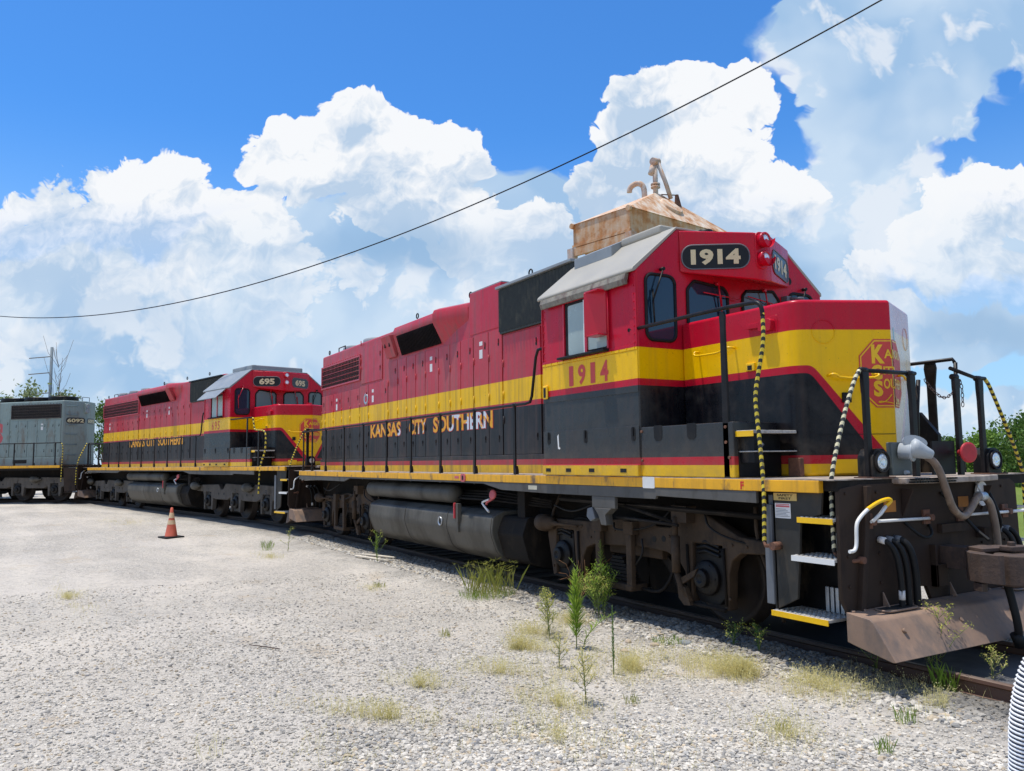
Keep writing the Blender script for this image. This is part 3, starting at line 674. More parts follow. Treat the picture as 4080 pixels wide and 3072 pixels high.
def hood(root, xr, xf, zt, liv, rear_round=.12, w=.946):
    pl = round_poly([(xf, -w), (xf, w), (xr, w), (xr-.393, .06), (xr-.393, -.06), (xr, -w)], [0, 0, .10, .05, .05, .10], 5)[::-1]
    b = MB(); b.prism(pl[::-1], 'z', 1.58, zt, 0, True)
    return b.build('long_hood', liv, root, .13, 5, 60)

def loco_red(name, loc, rz, label, A):
    """A: dict of options; local x forward, near side y<0"""
    g = A.get
    root = empty(name, loc, rz, label, 'locomotive', 'locomotives coupled in a line')
    xr = A['xr']; fo = A['fo']; near = A['near']; liv = M['liv'] if near else M['liv2']
    xre = xr-A['rear_porch']          # rear end plate
    xfe = 1.9+fo
    # ---- frame and walkway
    b = MB()
    b.box(xr+.07, 1.76+fo, -1.56, -1.50, 1.485, 1.592); b.box(xr+.07, 1.76+fo, 1.50, 1.56, 1.485, 1.592)
    ss = b.build('side_sill', M['sill'], root, .006)
    b = MB()
    gs = [(xr+.07, 1.483), (xr+.07, 1.385), (-10.7+g('gsx', 0), 1.385), (-10.35+g('gsx', 0), 1.455), (-4.3, 1.455), (-3.75, 1.375), (-2.6, 1.36), (-.38, 1.36), (-.36, 1.395), (1.05, 1.372), (1.05, 1.483)]
    b.prism(gs[::-1], 'y', -1.555, -1.52); b.prism(gs[::-1], 'y', 1.52, 1.555)
    b.build('frame_skirt', M['grey_sill'], ss, .004)
    b = MB(); b.box(xre+.02, xfe, -1.50, 1.50, 1.50, 1.59); b.box(xre+.4, xfe-.3, -.75, .75, .96, 1.50)
    b.build('underframe', M['under'], root)
    b = MB(); b.box(xre, xfe+.01, -1.555, 1.555, 1.592, 1.602); b.build('walkway', M['deck'], root)
    # ---- trucks and tanks
    if near: truck4(root, -1.4); truck4(root, -11.76)
    else: truck6(root, 1.017); truck6(root, A['xtr'])
    tank_and_air(root, *A['tank'])
    # ---- long hood
    zt = 4.58
    hood(root, xr, -2.55, zt, liv)
    grille(root, xr+.03, A['grx'], 3.70, 4.29)
    for e, z0, z1, tg in A['doors']: doors(root, e, z0, z1, liv, tagidx=tg)
    b = MB()    # stepped lower body along the walkway
    b.box(xr+.02, -2.57, -.99, -.93, 1.60, 1.885); b.box(xr+.02, -2.57, .93, .99, 1.60, 1.885); b.build('hood_base', liv, root, .01)
    for x in A['fans']: fan(root, x)
    dx = A['dyn']   # dynamic brake bulge offset
    def Xd(v): return v+dx
    for sgn in (-1, 1):
        b = MB()
        def prof(x, yo, z0, zm, ze): return [(x, sgn*.93, z0), (x, sgn*yo, zm), (x, sgn*(yo+.005), ze-.12), (x, sgn*(yo-.03), ze-.04), (x, sgn*(yo-.12), ze), (x, sgn*.6, ze+.02), (x, sgn*.6, z0)]
        r_ = [prof(Xd(-9.05-A['dynlen']), 1.075, 3.96, 4.40, 4.62), prof(Xd(-6.95), 1.075, 3.96, 4.40, 4.62), prof(Xd(-6.94), 1.16, 3.94, 4.36, 4.63), prof(Xd(-5.90), .953, 4.16, 4.30, 4.60)]
        b.loft(r_ if sgn < 0 else [q[::-1] for q in r_]); db = b.build('dynamic_brake_housing', liv, root, .01, 2)
        if sgn < 0:
            b = MB(); xa, xb = Xd(-8.84-A['dynlen']), Xd(-6.99)
            def sl_(t, off): return (-.945-.135*t-off*.95, 3.975+.42*t-off*.3)
            p0, p1 = sl_(.03, .006), sl_(.97, .006)
            b.add([(xa, *p0), (xb, *p0), (xb, *p1), (xa, *p1)], [(0, 1, 2, 3)], 0)
            gr = b.build('brake_intake_grille', M['dark'], db)
            b = MB(); n = int((xb-xa)/.058)
            for k in range(n):
                x = xa+(xb-xa)*(k+.5)/n; q0, q1 = sl_(.03, .012), sl_(.97, .012); w0, w1 = sl_(.03, .045), sl_(.97, .045)
                b.add([(x-.006, *q0), (x+.02, *w0), (x+.02, *w1), (x-.006, *q1)], [(0, 1, 2, 3)], 0)
            b.build('vane', M['vane'], gr)
            b = MB(); xa = Xd(-9.60-A['dynlen']) if near else Xd(-6.3); xb = xa+.5
            if not near: xa, xb = Xd(-6.92), Xd(-6.5)
            q0, q1 = (-.99, 4.0), (-1.13 if near else -1.2, 4.44)
            b.loft([[(x, q0[0]+.04, q0[1]), (x, q0[0]-.01, q0[1]-.01), (x, q1[0]-.02, q1[1]), (x, q1[0]+.12, q1[1]+.02)] for x in (xa, xb)])
            ph = b.build('slanted_hatch', liv, root, .012)
            b = MB()
            for x in (xa+.13, xb-.13): b.box(x-.02, x+.02, -1.10, -1.06, 4.21, 4.29)
            b.build('hatch_latch', M['dark'], ph)
    # blower housing and filters
    if near:
        b = MB(); b.box(-5.84, -4.74, -.955, .955, 3.965, 4.71); b.build('blower_housing', liv, root, .012, 2)
        b = MB(); b.box(-5.83, -4.75, -.94, .94, 4.712, 4.73); b.build('blower_roof', M['roofg'], root)
        fx0, fx1, fz0, fz1 = -4.72, -2.6, 3.83, 4.56
    else: fx0, fx1, fz0, fz1 = -5.3, -2.6, 3.80, 4.50
    b = MB(); b.box(fx0, fx1, -1.0, 1.0, fz0, fz1); ft = b.build('intake_filter', M['inert'], root, .008)
    b = MB(); n = int((fx1-fx0)/.085)
    for k in range(n):
        x = fx0+.04+(fx1-fx0-.08)*k/(n-1); b.prism([(x-.03, -1.0), (x, -1.035), (x+.03, -1.0)], 'z', fz0+.03, fz1-.02)
    b.build('filter_pleat', M['inert'], ft)
    b = MB(); b.box(fx0-.03, fx1, -1.06, 1.06, fz1+.002, fz1+.045); b.build('filter_cover', M['roofg'] if near else M['blk'], ft, .006)
    for x, z in ((-5.9, 4.66), (-8.2, 4.66), (-3.9, 4.64), (xr+.45, 4.60)):   # lifting eyes
        b = MB(); q = [(x+.05*math.cos(t), -.9, z+.05+.05*math.sin(t)) for t in [k*math.pi/6 for k in range(13)]]
        b.tube(q, .012, 6); b.build('lifting_eye', M['blk'], root)
    b = MB(); b.tube([(xr+.9, -.8, 4.56), (xr+.9, -.8, 4.72), (xr+1.4, -.8, 4.72), (xr+1.4, -.8, 4.56)], .014, 6); b.build('roof_grab', M['blk'], root)
    if near:
        b = MB(); b.lathe((-10.95, -.948, 3.232), (0, -1, 0), [(0, .0), (.022, .09), (.03, .115), (.02, .13), (0, .13)], 24); b.build('sight_window', M['alum'], root)
    # lettering on the hood
    for k, (word, x0, x1) in enumerate(A['words']):
        b = MB(); b.text(word, lambda u, v, a=x0, c=x1: (a+(c-a)*u, -.9705, A['wz'][0]+(A['wz'][1]-A['wz'][0])*v), 0, .03)
        b.build('lettering', M['peel'] if near else M['orange'], root)
        if near:
            b = MB(); b.text(word, lambda u, v, a=x0, c=x1: (a-.012+(c-a+.03)*u, -.9685, A['wz'][0]-.012+(A['wz'][1]-A['wz'][0]+.012)*v), 0, .05)
            b.build('lettering_outline', M['num_red'], root)
    # ---- cab
    b = MB()
    cs = [(-1.56, 1.602), (-1.56, 3.955), (-.908, 4.515), (.908, 4.515), (1.62, 3.955), (1.62, 1.602)]
    b.prism(cs[::-1], 'x', -2.56, -.594); cab = b.build('cab', liv, root, .02, 3)
    b = MB()
    rf = [(-1.565, 3.945), (-1.605, 3.93), (-1.615, 3.955), (-1.60, 3.985), (-.92, 4.548), (.92, 4.548), (1.65, 3.985), (1.65, 3.94), (1.63, 3.94), (.91, 4.517), (-.91, 4.517)]
    b.prism(rf[::-1], 'x', -2.62, -.60); rfo = b.build('cab_roof', M['roof'] if near else M['roofg'], cab, .010, 2)
    b = MB()
    if near:
        def RS(y, o): return 3.985+(y+1.60)*(.563/.68)+o
        b.loft([[(-2.45, -1.10, RS(-1.10, 0)), (-2.45, -1.10, RS(-1.10, .14)), (-2.45, -.80, RS(-.80, .03)), (-2.45, -.80, 4.5)], [(-1.62, -1.10, RS(-1.10, 0)), (-1.62, -1.10, RS(-1.10, .14)), (-1.62, -.80, RS(-.80, .03)), (-1.62, -.80, 4.5)]])
        b.build('roof_box', M['roofg'], rfo, .004)
        b = MB(); b.box(-1.62, -.85, -.95, -.55, 4.53, 4.64); b.build('roof_vent_cover', M['roof'], rfo, .03, 3)
        b = MB()
        for x, y in ((-.7, -.35), (-.8, -.1), (-.72, .1)): b.cyl((x, y, 4.53), (x, y, 4.60), .09, 14)
        b.build('roof_vent', M['oily'], rfo)
    else:
        b.box(-2.2, -.75, -.85, .85, 4.53, 4.70); b.build('air_conditioner', M['roofg'], rfo, .03)
    # side window
    wx0, wx1, wz0, wz1 = -2.02, -1.13, 3.11, 3.80
    b = MB()
    for a, c, e, h in ((wx0-.03, wx0, wz0, wz1+.03), (wx1, wx1+.03, wz0, wz1+.03), (wx0-.03, wx1+.03, wz1, wz1+.035)): b.box(a, c, -1.59, -1.55, e, h)
    sw = b.build('side_window', M['red'], cab, .004)
    b = MB(); b.box(wx0, wx1, -1.566, -1.555, wz0, wz1); b.build('window_recess', M['dark'], sw)
    b = MB(); b.prism(rrect(wx0+.07, -1.60, wz0+.01, wz1-.04, .03), 'y', -1.572, -1.567); b.prism(rrect(-1.53, wx1-.02, wz0+.03, wz1-.06, .02), 'y', -1.571, -1.567); b.build('window_pane', M['pale_pane'], sw)
    b = MB(); b.box(-1.60, -1.575, -1.585, -1.567, wz0, wz1-.02); b.build('window_divider', M['white'], sw)
    b = MB(); b.box(-1.575, -1.53, -1.59, -1.567, wz0, wz1-.02); b.build('sash', M['red'], sw)
    b = MB(); b.box(wx0-.08, wx1+.02, -1.66, -1.56, wz0-.035, wz0-.005); b.build('window_sill', M['rubber'], sw, .008)
    if near:
        b = MB(); b.loft([[(-1.36, -1.74, z), (-1.35, -1.755, z), (-1.12, -1.60, z), (-1.12, -1.585, z)] for z in (3.27, 3.80)]); b.box(-1.36, -1.10, -1.74, -1.58, 3.795, 3.815); b.box(-1.36, -1.10, -1.74, -1.58, 3.265, 3.28)
        b.build('wind_deflector', M['red'], cab, .006)
        b = MB(); b.tube([(-1.10, -1.585, 3.2), (-1.10, -1.585, 3.84)], .012, 6); b.build('deflector_hinge', M['red'], cab)
        b = MB()
        b.prism([(-1.575, 3.93), (-1.63, 3.925), (-1.65, 3.86), (-1.63, 3.80), (-1.60, 3.80), (-1.60, 3.84)], 'x', -2.50, -.70); b.build('rain_gutter', M['gutter'], cab, .004)
    else:
        b = MB(); b.loft([[(x, -1.61, 3.93), (x, -1.90, 3.66), (x, -1.90, 3.645), (x, -1.60, 3.91)] for x in (-2.35, -.9)]); b.build('sun_awning', M['roofg'], cab)
    b = MB()
    b.box(-2.57, -.60, -1.572, -1.555, 3.035, 3.10); b.box(-2.575, -2.555, -1.575, -1.5, 3.1, 3.9)
    b.box(-.72, -.60, -1.568, -1.555, 3.1, 3.9); b.box(-2.57, -.60, -1.568, -1.555, 2.55, 3.03); b.box(-2.57, -.60, -1.572, -1.555, 1.81, 2.17)
    b.build('riveted_panel', liv, cab, .004)
    b = MB()
    for k in range(14): x = -2.5+1.86*k/13; b.cyl((x, -1.57, 3.065), (x, -1.582, 3.065), .011, 6)
    for k in range(9): z = 3.12+.75*k/8; b.cyl((-.64, -1.566, z), (-.64, -1.578, z), .010, 6); b.cyl((-2.53, -1.556, z), (-2.53, -1.57, z), .010, 6)
    b.build('rivet', liv, cab)
    # cab lower latches, battery box skirt
    for x in (-2.44, -1.62, -.70):
        b = MB(); b.prism(rrect(x-.035, x+.035, 2.0, 2.16, .03), 'y', -1.573, -1.577); l_ = b.build('latch_recess', M['dark'], cab)
        b = MB(); b.box(x-.012, x+.012, -1.59, -1.576, 2.06, 2.15); b.build('latch', M['oily'], l_)
    b = MB(); b.box(-2.56, -.60, -1.60, -1.555, 1.605, 1.735); sk = b.build('vent_skirt', liv, root, .008)
    b = MB()
    for x in (-2.42, -1.96, -1.47, -.86): b.box(x-.055, x+.055, -1.603, -1.60, 1.645, 1.69)
    b.build('vent_slot', M['dark'], sk)
    if near:
        b = MB(); b.box(-2.535, -2.43, -1.60, -1.57, 2.60, 2.78); b.build('cab_handle_pocket', M['yel'], cab, .02, 3)
        b = MB(); b.box(-2.51, -2.455, -1.603, -1.60, 2.62, 2.75); b.build('handle_recess', M['dark'], cab)
    # cab number
    b = MB(); num = A['num']; nx = A['nx']; n = len(num)
    for i, ch in enumerate(num):
        w = (nx[1]-nx[0])/n; ww = .42 if ch == '1' else .70
        a = nx[0]+w*i+w*(.5-ww/2); c = a+w*ww
        b.text(ch, lambda u, v, a=a, c=c: (a+(c-a)*u, -1.5705, 2.725+.255*v), 0, .035 if near else .01)
    b.build('cab_number', M['num_red'], cab)
    # front windows on the cab wall x=-.594
    def fwin(y0, y1, z0, z1, r, gm, cut=None):
        pts = cut or rrect(y0, y1, z0, z1, r, 6)
        b = MB(); b.prism(pts, 'x', -.592, -.588); w = b.build('cab_window', gm, cab)
        b = MB(); b.tube([(-.586, y, z) for y, z in pts]+[(-.586, *pts[0])], .02, 8); b.build('window_gasket', M['rubber'], w); return w
    fwin(-1.43, -.985, 3.155, 3.925, .10, M['glass']); fwin(.985, 1.43, 3.155, 3.925, .10, M['glass2'] if not near else M['glass'])
    for sgn in (-1, 1):
        pts = round_poly([(sgn*.79, 3.36), (sgn*.79, 3.80), (sgn*.68, 3.91), (sgn*.20, 3.87), (sgn*.13, 3.80), (sgn*.13, 3.36)], [.03, .09, .06, .05, .05, .03], 4)
        if sgn > 0: pts = pts[::-1]
        fwin(0, 0, 0, 0, 0, M['glass'] if sgn < 0 and near else M['glass2'], pts)
    def wiper(p, q, e, m_):
        b = MB(); b.cyl((-.58, p[0], p[1]), (-.52, p[0], p[1]), .022, 8); b.tube([(-.53, *p), (-.545, *q)], .010, 6); b.tube([(-.548, *q), (-.56, *e)], .008, 6)
        b.tube([(-.56, q[0]*.5+e[0]*.5-.0, q[1]+.14), (-.56, e[0], e[1])], .010, 6); b.build('wiper', m_, cab)
    wiper((-1.20, 3.99), (-1.36, 3.60), (-1.33, 3.33), M['blk'] if near else M['red']); wiper((-.33, 3.90), (-.28, 3.62), (-.25, 3.45), M['red']); wiper((.48, 3.90), (.55, 3.62), (.60, 3.45), M['red']); wiper((1.25, 3.99), (1.15, 3.7), (1.12, 3.5), M['blk'])
    if near:
        b = MB(); b.tube([(-.56, -.55, 3.78), (-.54, .05, 3.74)], .008, 6); b.tube([(-.56, .2, 3.80), (-.54, .62, 3.74)], .008, 6); b.build('wiper_link', M['red'], cab)
        b = MB(); b.box(-.59, -.50, .84, .92, 3.78, 3.86); b.tube([(-.52, .9, 3.83), (-.35, .98, 3.81)], .018, 8); b.cyl((-.50, .90, 3.74), (-.44, .90, 3.74), .03, 12); b.build('cab_camera', M['steel'], cab)
        b = MB(); b.cyl((-.594, .99, 4.08), (-.58, .99, 4.08), .05, 12); b.build('vent_disc', M['oily'], cab)
    # number board housing
    Fn = Facet([(-.594, -.91), (-.10, -.165), (-.10, .11), (-.594, 1.02)])
    b = MB(); mid = [(-.59, -.905), (-.10, -.165), (-.10, .11), (-.59, 1.01)]
    def zr(x, lo, hi): t = (x+.59)/.49; return lo*(1-t)+hi*t
    b.loft([[(x, y, zr(x, 3.99, 3.88)) for x, y in mid], [(x, y, zr(x, 4.50, 4.455)) for x, y in mid]])
    nh = b.build('number_board_housing', liv, cab, .022, 3)
    for sgn in (-1, 1):
        q0, q1 = (-.852, -.060) if sgn < 0 else (.275+.06, .275+.92)
        pts = rrect(q0, q1, 4.022, 4.312, .13, 7)
        b = MB(); facet_plate(b, Fn, pts, -.02, .008); nb = b.build('number_board', M['board'] if sgn < 0 else M['board2'], nh)
        b = MB(); b.tube([Fn(q, z, .009) for q, z in pts]+[Fn(*pts[0], .009)], .0085, 6); b.build('board_rim', M['steel'], nb)
        tx = (q0+.105, q1-.105) if n == 4 else (q0+.17, q1-.17)
        b = MB(); b.text(num, lambda u, v: Fn(tx[0]+(tx[1]-tx[0])*u, 4.07+.19*v, .012), 0, .045); b.build('board_number', M['cream'], nb)
    # twin headlights on the narrow front face
    b = MB(); b.prism(rrect(-.155, .06, 4.02, 4.47, .09), 'x', -.105, -.085); b.build('lamp_casing', liv if near else M['red'], nh, .012, 2)
    for z in (4.362, 4.14):
        b = MB(); b.lathe((-.10, -.05, z), (1, 0, 0), [(0, .088), (.05, .088), (.06, .092), (.08, .090), (.082, .070), (.07, .068)], 24)
        hl = b.build('headlight', M['red'], nh)
        b = MB(); b.lathe((-.028, -.05, z), (1, 0, 0), [(0, .0), (.008, .04), (.003, .068)], 24); b.build('lens', M['lens'], hl)
        if near:
            A_s = [R(180+k*18) for k in range(11)]
            b = MB(); b.loft([[(-.03, -.05+.094*math.cos(a), z+.094*math.sin(a)) for a in A_s], [(.035, -.05+.10*math.cos(a), z-.01+.10*math.sin(a)+.03*abs(math.cos(a))) for a in A_s]], 0, True, False, False)
            b.prism([(-.13, z-.03), (-.05, z+.005), (.03, z-.03), (.01, z-.075), (-.05, z-.088), (-.11, z-.075)], 'x', -.012, -.008); b.build('glare_shield', M['red'], hl)
    # ---- nose
    pl = round_poly([(-.59, -.90), (1.04, -.90), (1.475, 0), (1.075, .95), (-.59, .95)], [0, .20, .045, .16, 0], 6)
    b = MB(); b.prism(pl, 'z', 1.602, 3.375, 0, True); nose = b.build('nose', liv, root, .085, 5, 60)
    Fz = Facet([(1.04, -.90), (1.475, 0), (1.075, .95)])
    for sgn in (-1, 1):
        b = MB(); q = [Fz(sgn*.707+.118*math.cos(t), 3.045+.118*math.sin(t), .002) for t in [k*math.pi/16 for k in range(33)]]; b.tube(q, .006, 6); b.build('headlight_blank', liv, nose)
    def grab(pts, m_, r=.012):
        b = MB(); b.tube(pts, r, 8, smooth_path=1); b.build('grab_iron', m_, nose)
    grab([(-.31, -.905, 3.0), (-.31, -.97, 3.0), (-.31, -.985, 2.955), (-.2, -.985, 2.945), (.1, -.985, 2.945), (.14, -.985, 2.99), (.24, -.97, 2.985), (.24, -.905, 2.98)], M['yel'])
    grab([Fz(-.68, 2.60, .0), Fz(-.67, 2.61, .06), Fz(-.63, 2.61, .07), Fz(-.59, 2.57, .07), Fz(-.25, 2.57, .07), Fz(-.19, 2.59, .07), Fz(-.18, 2.61, .06), Fz(-.22, 2.61, .0)], M['yel'])
    grab([Fz(.68, 2.60, .0), Fz(.67, 2.61, .06), Fz(.59, 2.57, .07), Fz(.25, 2.57, .07), Fz(.18, 2.61, .06), Fz(.2, 2.61, .0)], M['yel'])
    b = MB(); b.prism(round_poly([(.50, 3.06), (.83, 3.06), (.83, 3.26), (.50, 3.20)], .04, 3), 'y', -.905, -.89); b.prism(round_poly([(.62, 3.10), (.78, 3.09), (.80, 3.20), (.74, 3.225), (.62, 3.215)], .03, 4), 'y', -.965, -.90)
    b.prism(round_poly([(.42, 3.15), (.64, 3.14), (.64, 3.20), (.48, 3.20)], .02, 3), 'y', -.95, -.90); b.build('sand_filler', liv, nose, .01, 3)
    b = MB(); b.box(.40, .52, -.93, -.895, 2.705, 2.79); bx = b.build('latch_box', M['yel'], nose, .008)
    b = MB(); b.box(.43, .49, -.933, -.93, 2.715, 2.765); b.build('latch_hole', M['dark'], bx)
    b = MB(); b.lathe((.62, .25, 3.37), (0, 0, 1), [(0, .20), (.03, .20), (.04, .17), (.05, 0)], 24); b.box(.70, .86, .18, .32, 3.40, 3.44); b.box(.78, .88, .2, .3, 3.37, 3.47); b.build('sand_hatch', M['red'], nose)
    b = MB(); b.tube([(-.25, -.45, 3.37), (-.2, -.42, 3.45), (0, -.30, 3.46), (.05, -.28, 3.37)], .012, 6); b.build('nose_top_grab', M['red'], nose)
    b = MB(); facet_plate(b, Fz, [(-.55, 2.33), (-.46, 2.33), (-.46, 2.43), (-.55, 2.43)], 0, .03); b.build('latch_box', M['blk'], nose, .006)
    b = MB(); facet_plate(b, Fz, [(-.66, 1.63), (-.42, 1.63), (-.42, 1.77), (-.66, 1.77)], 0, .02); b.build('sandbox_door', M['yel'], nose, .004)
    b = MB(); facet_plate(b, Fz, [(-.8, 2.012), (-.01, 2.012), (-.01, 2.018), (-.8, 2.018)], 0, .004); b.build('panel_seam', M['oily'], nose)
    if near:
        # sun-bleached clear film strip and tape on the far facet are paint wear
        b = MB(); facet_plate(b, Fz, [(.10, 2.93), (.15, 2.93), (.15, 3.10), (.10, 3.10)], 0, .004); b.build('tape_patch', M['tape'], nose)
        b = MB(); b.box(.93, 1.08, -.96, -.90, 1.605, 1.79); b.build('rusted_box', M['rustp'], root, .01)
    # herald
    wH = .352; oc = [(-wH, 2.80), (-.192, 2.968), (.192, 2.968), (wH, 2.80), (wH, 2.43), (.192, 2.278), (-.192, 2.278), (-wH, 2.43)]
    def oct_ring(k): return [(q*k, 2.622+(z-2.622)*k) for q, z in oc]
    def flat(mb, pts, off, mi=0):
        # split at the ridge so the plate folds
        L_ = [p for p in pts if p[0] <= 0]; R_ = [p for p in pts if p[0] >= 0]
        zt_ = max(z for q, z in pts); zb_ = min(z for q, z in pts)
        e = .012
        mb.add([Fz(q, z, off) for q, z in [(-e, zb_)][:0]+[p for p in pts if p[0] < 0]+[(-e, zt_), (-e, zb_)]] if False else [Fz(q, z, off) for q, z in sorted_poly([p for p in pts if p[0] < 0]+[(-e, zt_), (-e, zb_)])], [list(range(len([p for p in pts if p[0] < 0])+2))], mi)
        mb.add([Fz(q, z, off) for q, z in sorted_poly([p for p in pts if p[0] > 0]+[(e, zt_), (e, zb_)])], [list(range(len([p for p in pts if p[0] > 0])+2))], mi)
    def sorted_poly(pts):
        cx = sum(p[0] for p in pts)/len(pts); cz = sum(p[1] for p in pts)/len(pts)
        return sorted(pts, key=lambda p: math.atan2(p[1]-cz, p[0]-cx))
    b = MB(); flat(b, oct_ring(1), .004, 0); flat(b, oct_ring(.965), .0055, 1); flat(b, oct_ring(.93), .007, 0)
    def T(w, q0, q1, z0, z1, bold=.03):
        b.text(w, lambda u, v: Fz(q0+(q1-q0)*u, z0+(z1-z0)*v, .0095), 1, bold)
    T('K', -.222, -.085, 2.720, 2.912, .05); T('ANSAS', -.090, .27, 2.772, 2.865)
    T('C', -.236, -.118, 2.556, 2.708, .05); T('ITY', -.105, .06, 2.61, 2.690)
    T('S', -.216, -.118, 2.388, 2.550, .05); T('OUTHERN', -.108, .29, 2.465, 2.568)
    b.tube([Fz(-.03, 2.41, .009), Fz(-.09, 2.34, .009), Fz(-.17, 2.325, .009), Fz(-.165, 2.345, .009), Fz(-.06, 2.33, .009), Fz(-.015, 2.32, .009)], .006, 4, 1, smooth_path=2)
    T('Lines', .02, .17, 2.31, 2.40)
    b.build('herald', [M['num_red'], M['yel']], nose)
    # ---- battery boxes beside the nose
    for sgn in (-1, 1):
        b = MB(); ys = (-1.555, -.93) if sgn < 0 else (.93, 1.555)
        b.box(-.59, .795, ys[0], ys[1], 1.604, 2.15); bb = b.build('battery_box', liv, root, .012)
        if sgn < 0:
            b = MB()
            for x in (-.30, .22): b.prism(round_poly([(x-.07, 2.16), (x+.07, 2.16), (x+.065, 2.02), (x+.03, 1.99), (x-.03, 1.99), (x-.065, 2.02)], .02, 3), 'y', -1.557, -1.5585)
            b.build('worn_oval', M['oily'], bb)
            b = MB()
            for x, z in ((-.57, 2.1), (-.57, 1.78), (.70, 2.1), (.70, 1.95), (.74, 1.8)): b.cyl((x, -1.555, z), (x, -1.57, z), .016, 6)
            b.build('bolt', M['rustp'], bb)
    b = MB(); b.box(.79, 1.02, -1.52, -.92, 2.03, 2.06); b.box(.79, 1.02, -1.50, -.92, 1.85, 1.862); tr_ = b.build('nose_step', M['tread'], root, .004)
    b = MB(); b.box(.79, 1.02, -1.527, -1.521, 2.0, 2.055); b.build('step_edge', M['yel'], tr_)
    b = MB(); b.box(.80, .98, -1.48, -1.42, 1.75, 2.02); b.box(.797, .812, -1.5, -.92, 1.61, 2.03); b.build('step_riser', M['blk'], root)
    # ---- handrails
    handrail_side(root, A['st'], xr+.2, A['hx1'], -1.52, M['rail_blk'], [(-2.98, -1.52, 2.60), (-2.93, -1.52, 2.68), (-2.80, -1.53, 3.20), (-2.74, -1.53, 3.30), (-2.57, -1.53, 3.305)])
    handrail_side(root, A['st'][::2], xr+.2, A['hx1'], 1.52, M['rail_blk'], [(-2.93, 1.52, 2.68), (-2.76, 1.52, 3.30), (-2.57, 1.52, 3.30)])
    def F(x): return x+fo
    wm = (M['yb_y'], M['yb_k'])
    if near:
        b = MB(); b.tube([(-.70, -1.54, 3.275), (.70, -1.54, 3.285), (1.10, -1.54, 3.27), (1.165, -1.54, 3.255), (1.20, -1.54, 3.20), (1.205, -1.54, 3.12)], .021, 8, smooth_path=1); b.lathe((-.76, -1.54, 3.275), (1, 0, 0), [(0, .0), (.0, .03), (.06, .03), (.09, .022)], 10)
        hr = b.build('front_side_handrail', M['rail_blk'], root)
        b = MB(); b.loft([[(.695-w/2, -1.555, z), (.695+w/2, -1.555, z), (.695+w/2, -1.525, z), (.695-w/2, -1.525, z)] for z, w in ((1.60, .085), (2.2, .08), (3.1, .062), (3.2, .075), (3.25, .05))]); b.build('stanchion', M['rail_blk'], hr, .006)
        b = MB(); b.striped([(1.205, -1.54, 3.15), (1.209, -1.54, 2.9), (1.14, -1.54, 2.64), (1.068, -1.54, 2.378), (1.095, -1.54, 2.109), (1.135, -1.545, 1.645), (1.152, -1.56, 1.42), (1.14, -1.565, 1.10), (1.138, -1.565, 1.02)], .0195, .034); b.build('safety_wrap', wm, hr)
        b = MB(); b.tube([(1.138, -1.565, 1.03), (1.15, -1.565, .99), (1.24, -1.56, .992)], .019, 8); b.cyl((1.255, -1.50, .995), (1.255, -1.60, .995), .038, 10); b.build('rail_foot', M['rustp'], hr)
        # mirrored far side rail
        b = MB(); b.tube([(-.7, 1.54, 2.87), (1.19, 1.54, 2.88), (1.21, 1.54, 2.84)], .021, 8); b.tube([(1.22, 1.54, 2.84), (1.20, 1.54, 2.3), (1.25, 1.54, 1.5), (1.15, 1.56, 1.0)], .022, 8)
        hf = b.build('front_side_handrail', M['rail_blk'], root)
        b = MB(); b.loft([[(.92-w/2, 1.525, z), (.92+w/2, 1.525, z), (.92+w/2, 1.555, z), (.92-w/2, 1.555, z)] for z, w in ((1.60, .10), (2.6, .10), (2.8, .15), (2.88, .12))]); b.build('stanchion', M['rail_blk'], hf, .006)
        b = MB(); b.prism([(.5, 1.60), (1.07, 1.60), (1.073, 2.03), (.865, 2.29), (.80, 2.30), (.5, 2.30)], 'y', 1.36, 1.42); b.build('far_side_plate', M['blk'], root)
    else:
        b = MB(); b.tube([(-.70, -1.54, 2.99), (.55, -1.54, 2.99), (.9, -1.54, 2.98)], .022, 8)
        hr = b.build('front_side_handrail', M['rail_blk'], root)
        b = MB(); b.striped([(.9, -1.54, 2.98), (1.0, -1.54, 2.7), (1.05, -1.54, 2.62), (1.6, -1.54, 2.60), (1.75, -1.54, 2.5), (1.72, -1.54, 2.0), (1.4, -1.54, 1.65), (1.38, -1.56, .85)], .022, .06); b.build('safety_wrap', wm, hr)
        for x, zt_ in ((.55, 2.98), (1.3, 2.60)):
            b = MB(); b.box(x-.03, x+.03, -1.555, -1.53, 1.50, zt_); b.build('stanchion', M['rail_blk'], hr)
    # end rails
    for sgn in (-1, 1):
        yo = .0 if sgn < 0 else .05
        ya, yb = (-.93, -.233) if sgn < 0 else (.50, .92)
        b = MB(); q = [(F(1.80), ya-.06, 2.575), (F(1.80), yb+.085, 2.58)] if sgn < 0 else [(F(1.80), ya-.06, 2.66), (F(1.80), ya+.35, 2.585), (F(1.80), yb+.13, 2.58)]
        b.tube(q, .020, 8)
        for y in (ya, yb): b.lathe((F(1.80), y-.05, 2.575), (0, 1, 0), [(0, .02), (.01, .03), (.09, .03), (.10, .02)], 10)
        er = b.build('end_handrail', M['rail_blk'], root)
        for y in (ya, yb):
            b = MB(); b.loft([[(F(1.79), y-w/2, z), (F(1.83), y-w/2, z), (F(1.83), y+w/2, z), (F(1.79), y+w/2, z)] for z, w in ((1.60, .07), (2.35, .07), (2.47, .09), (2.56, .09))]); b.build('stanchion', M['rail_blk'], er, .006)
        wm2 = (M['yb_w'], M['yb_k']) if near and sgn < 0 else wm
        b = MB()
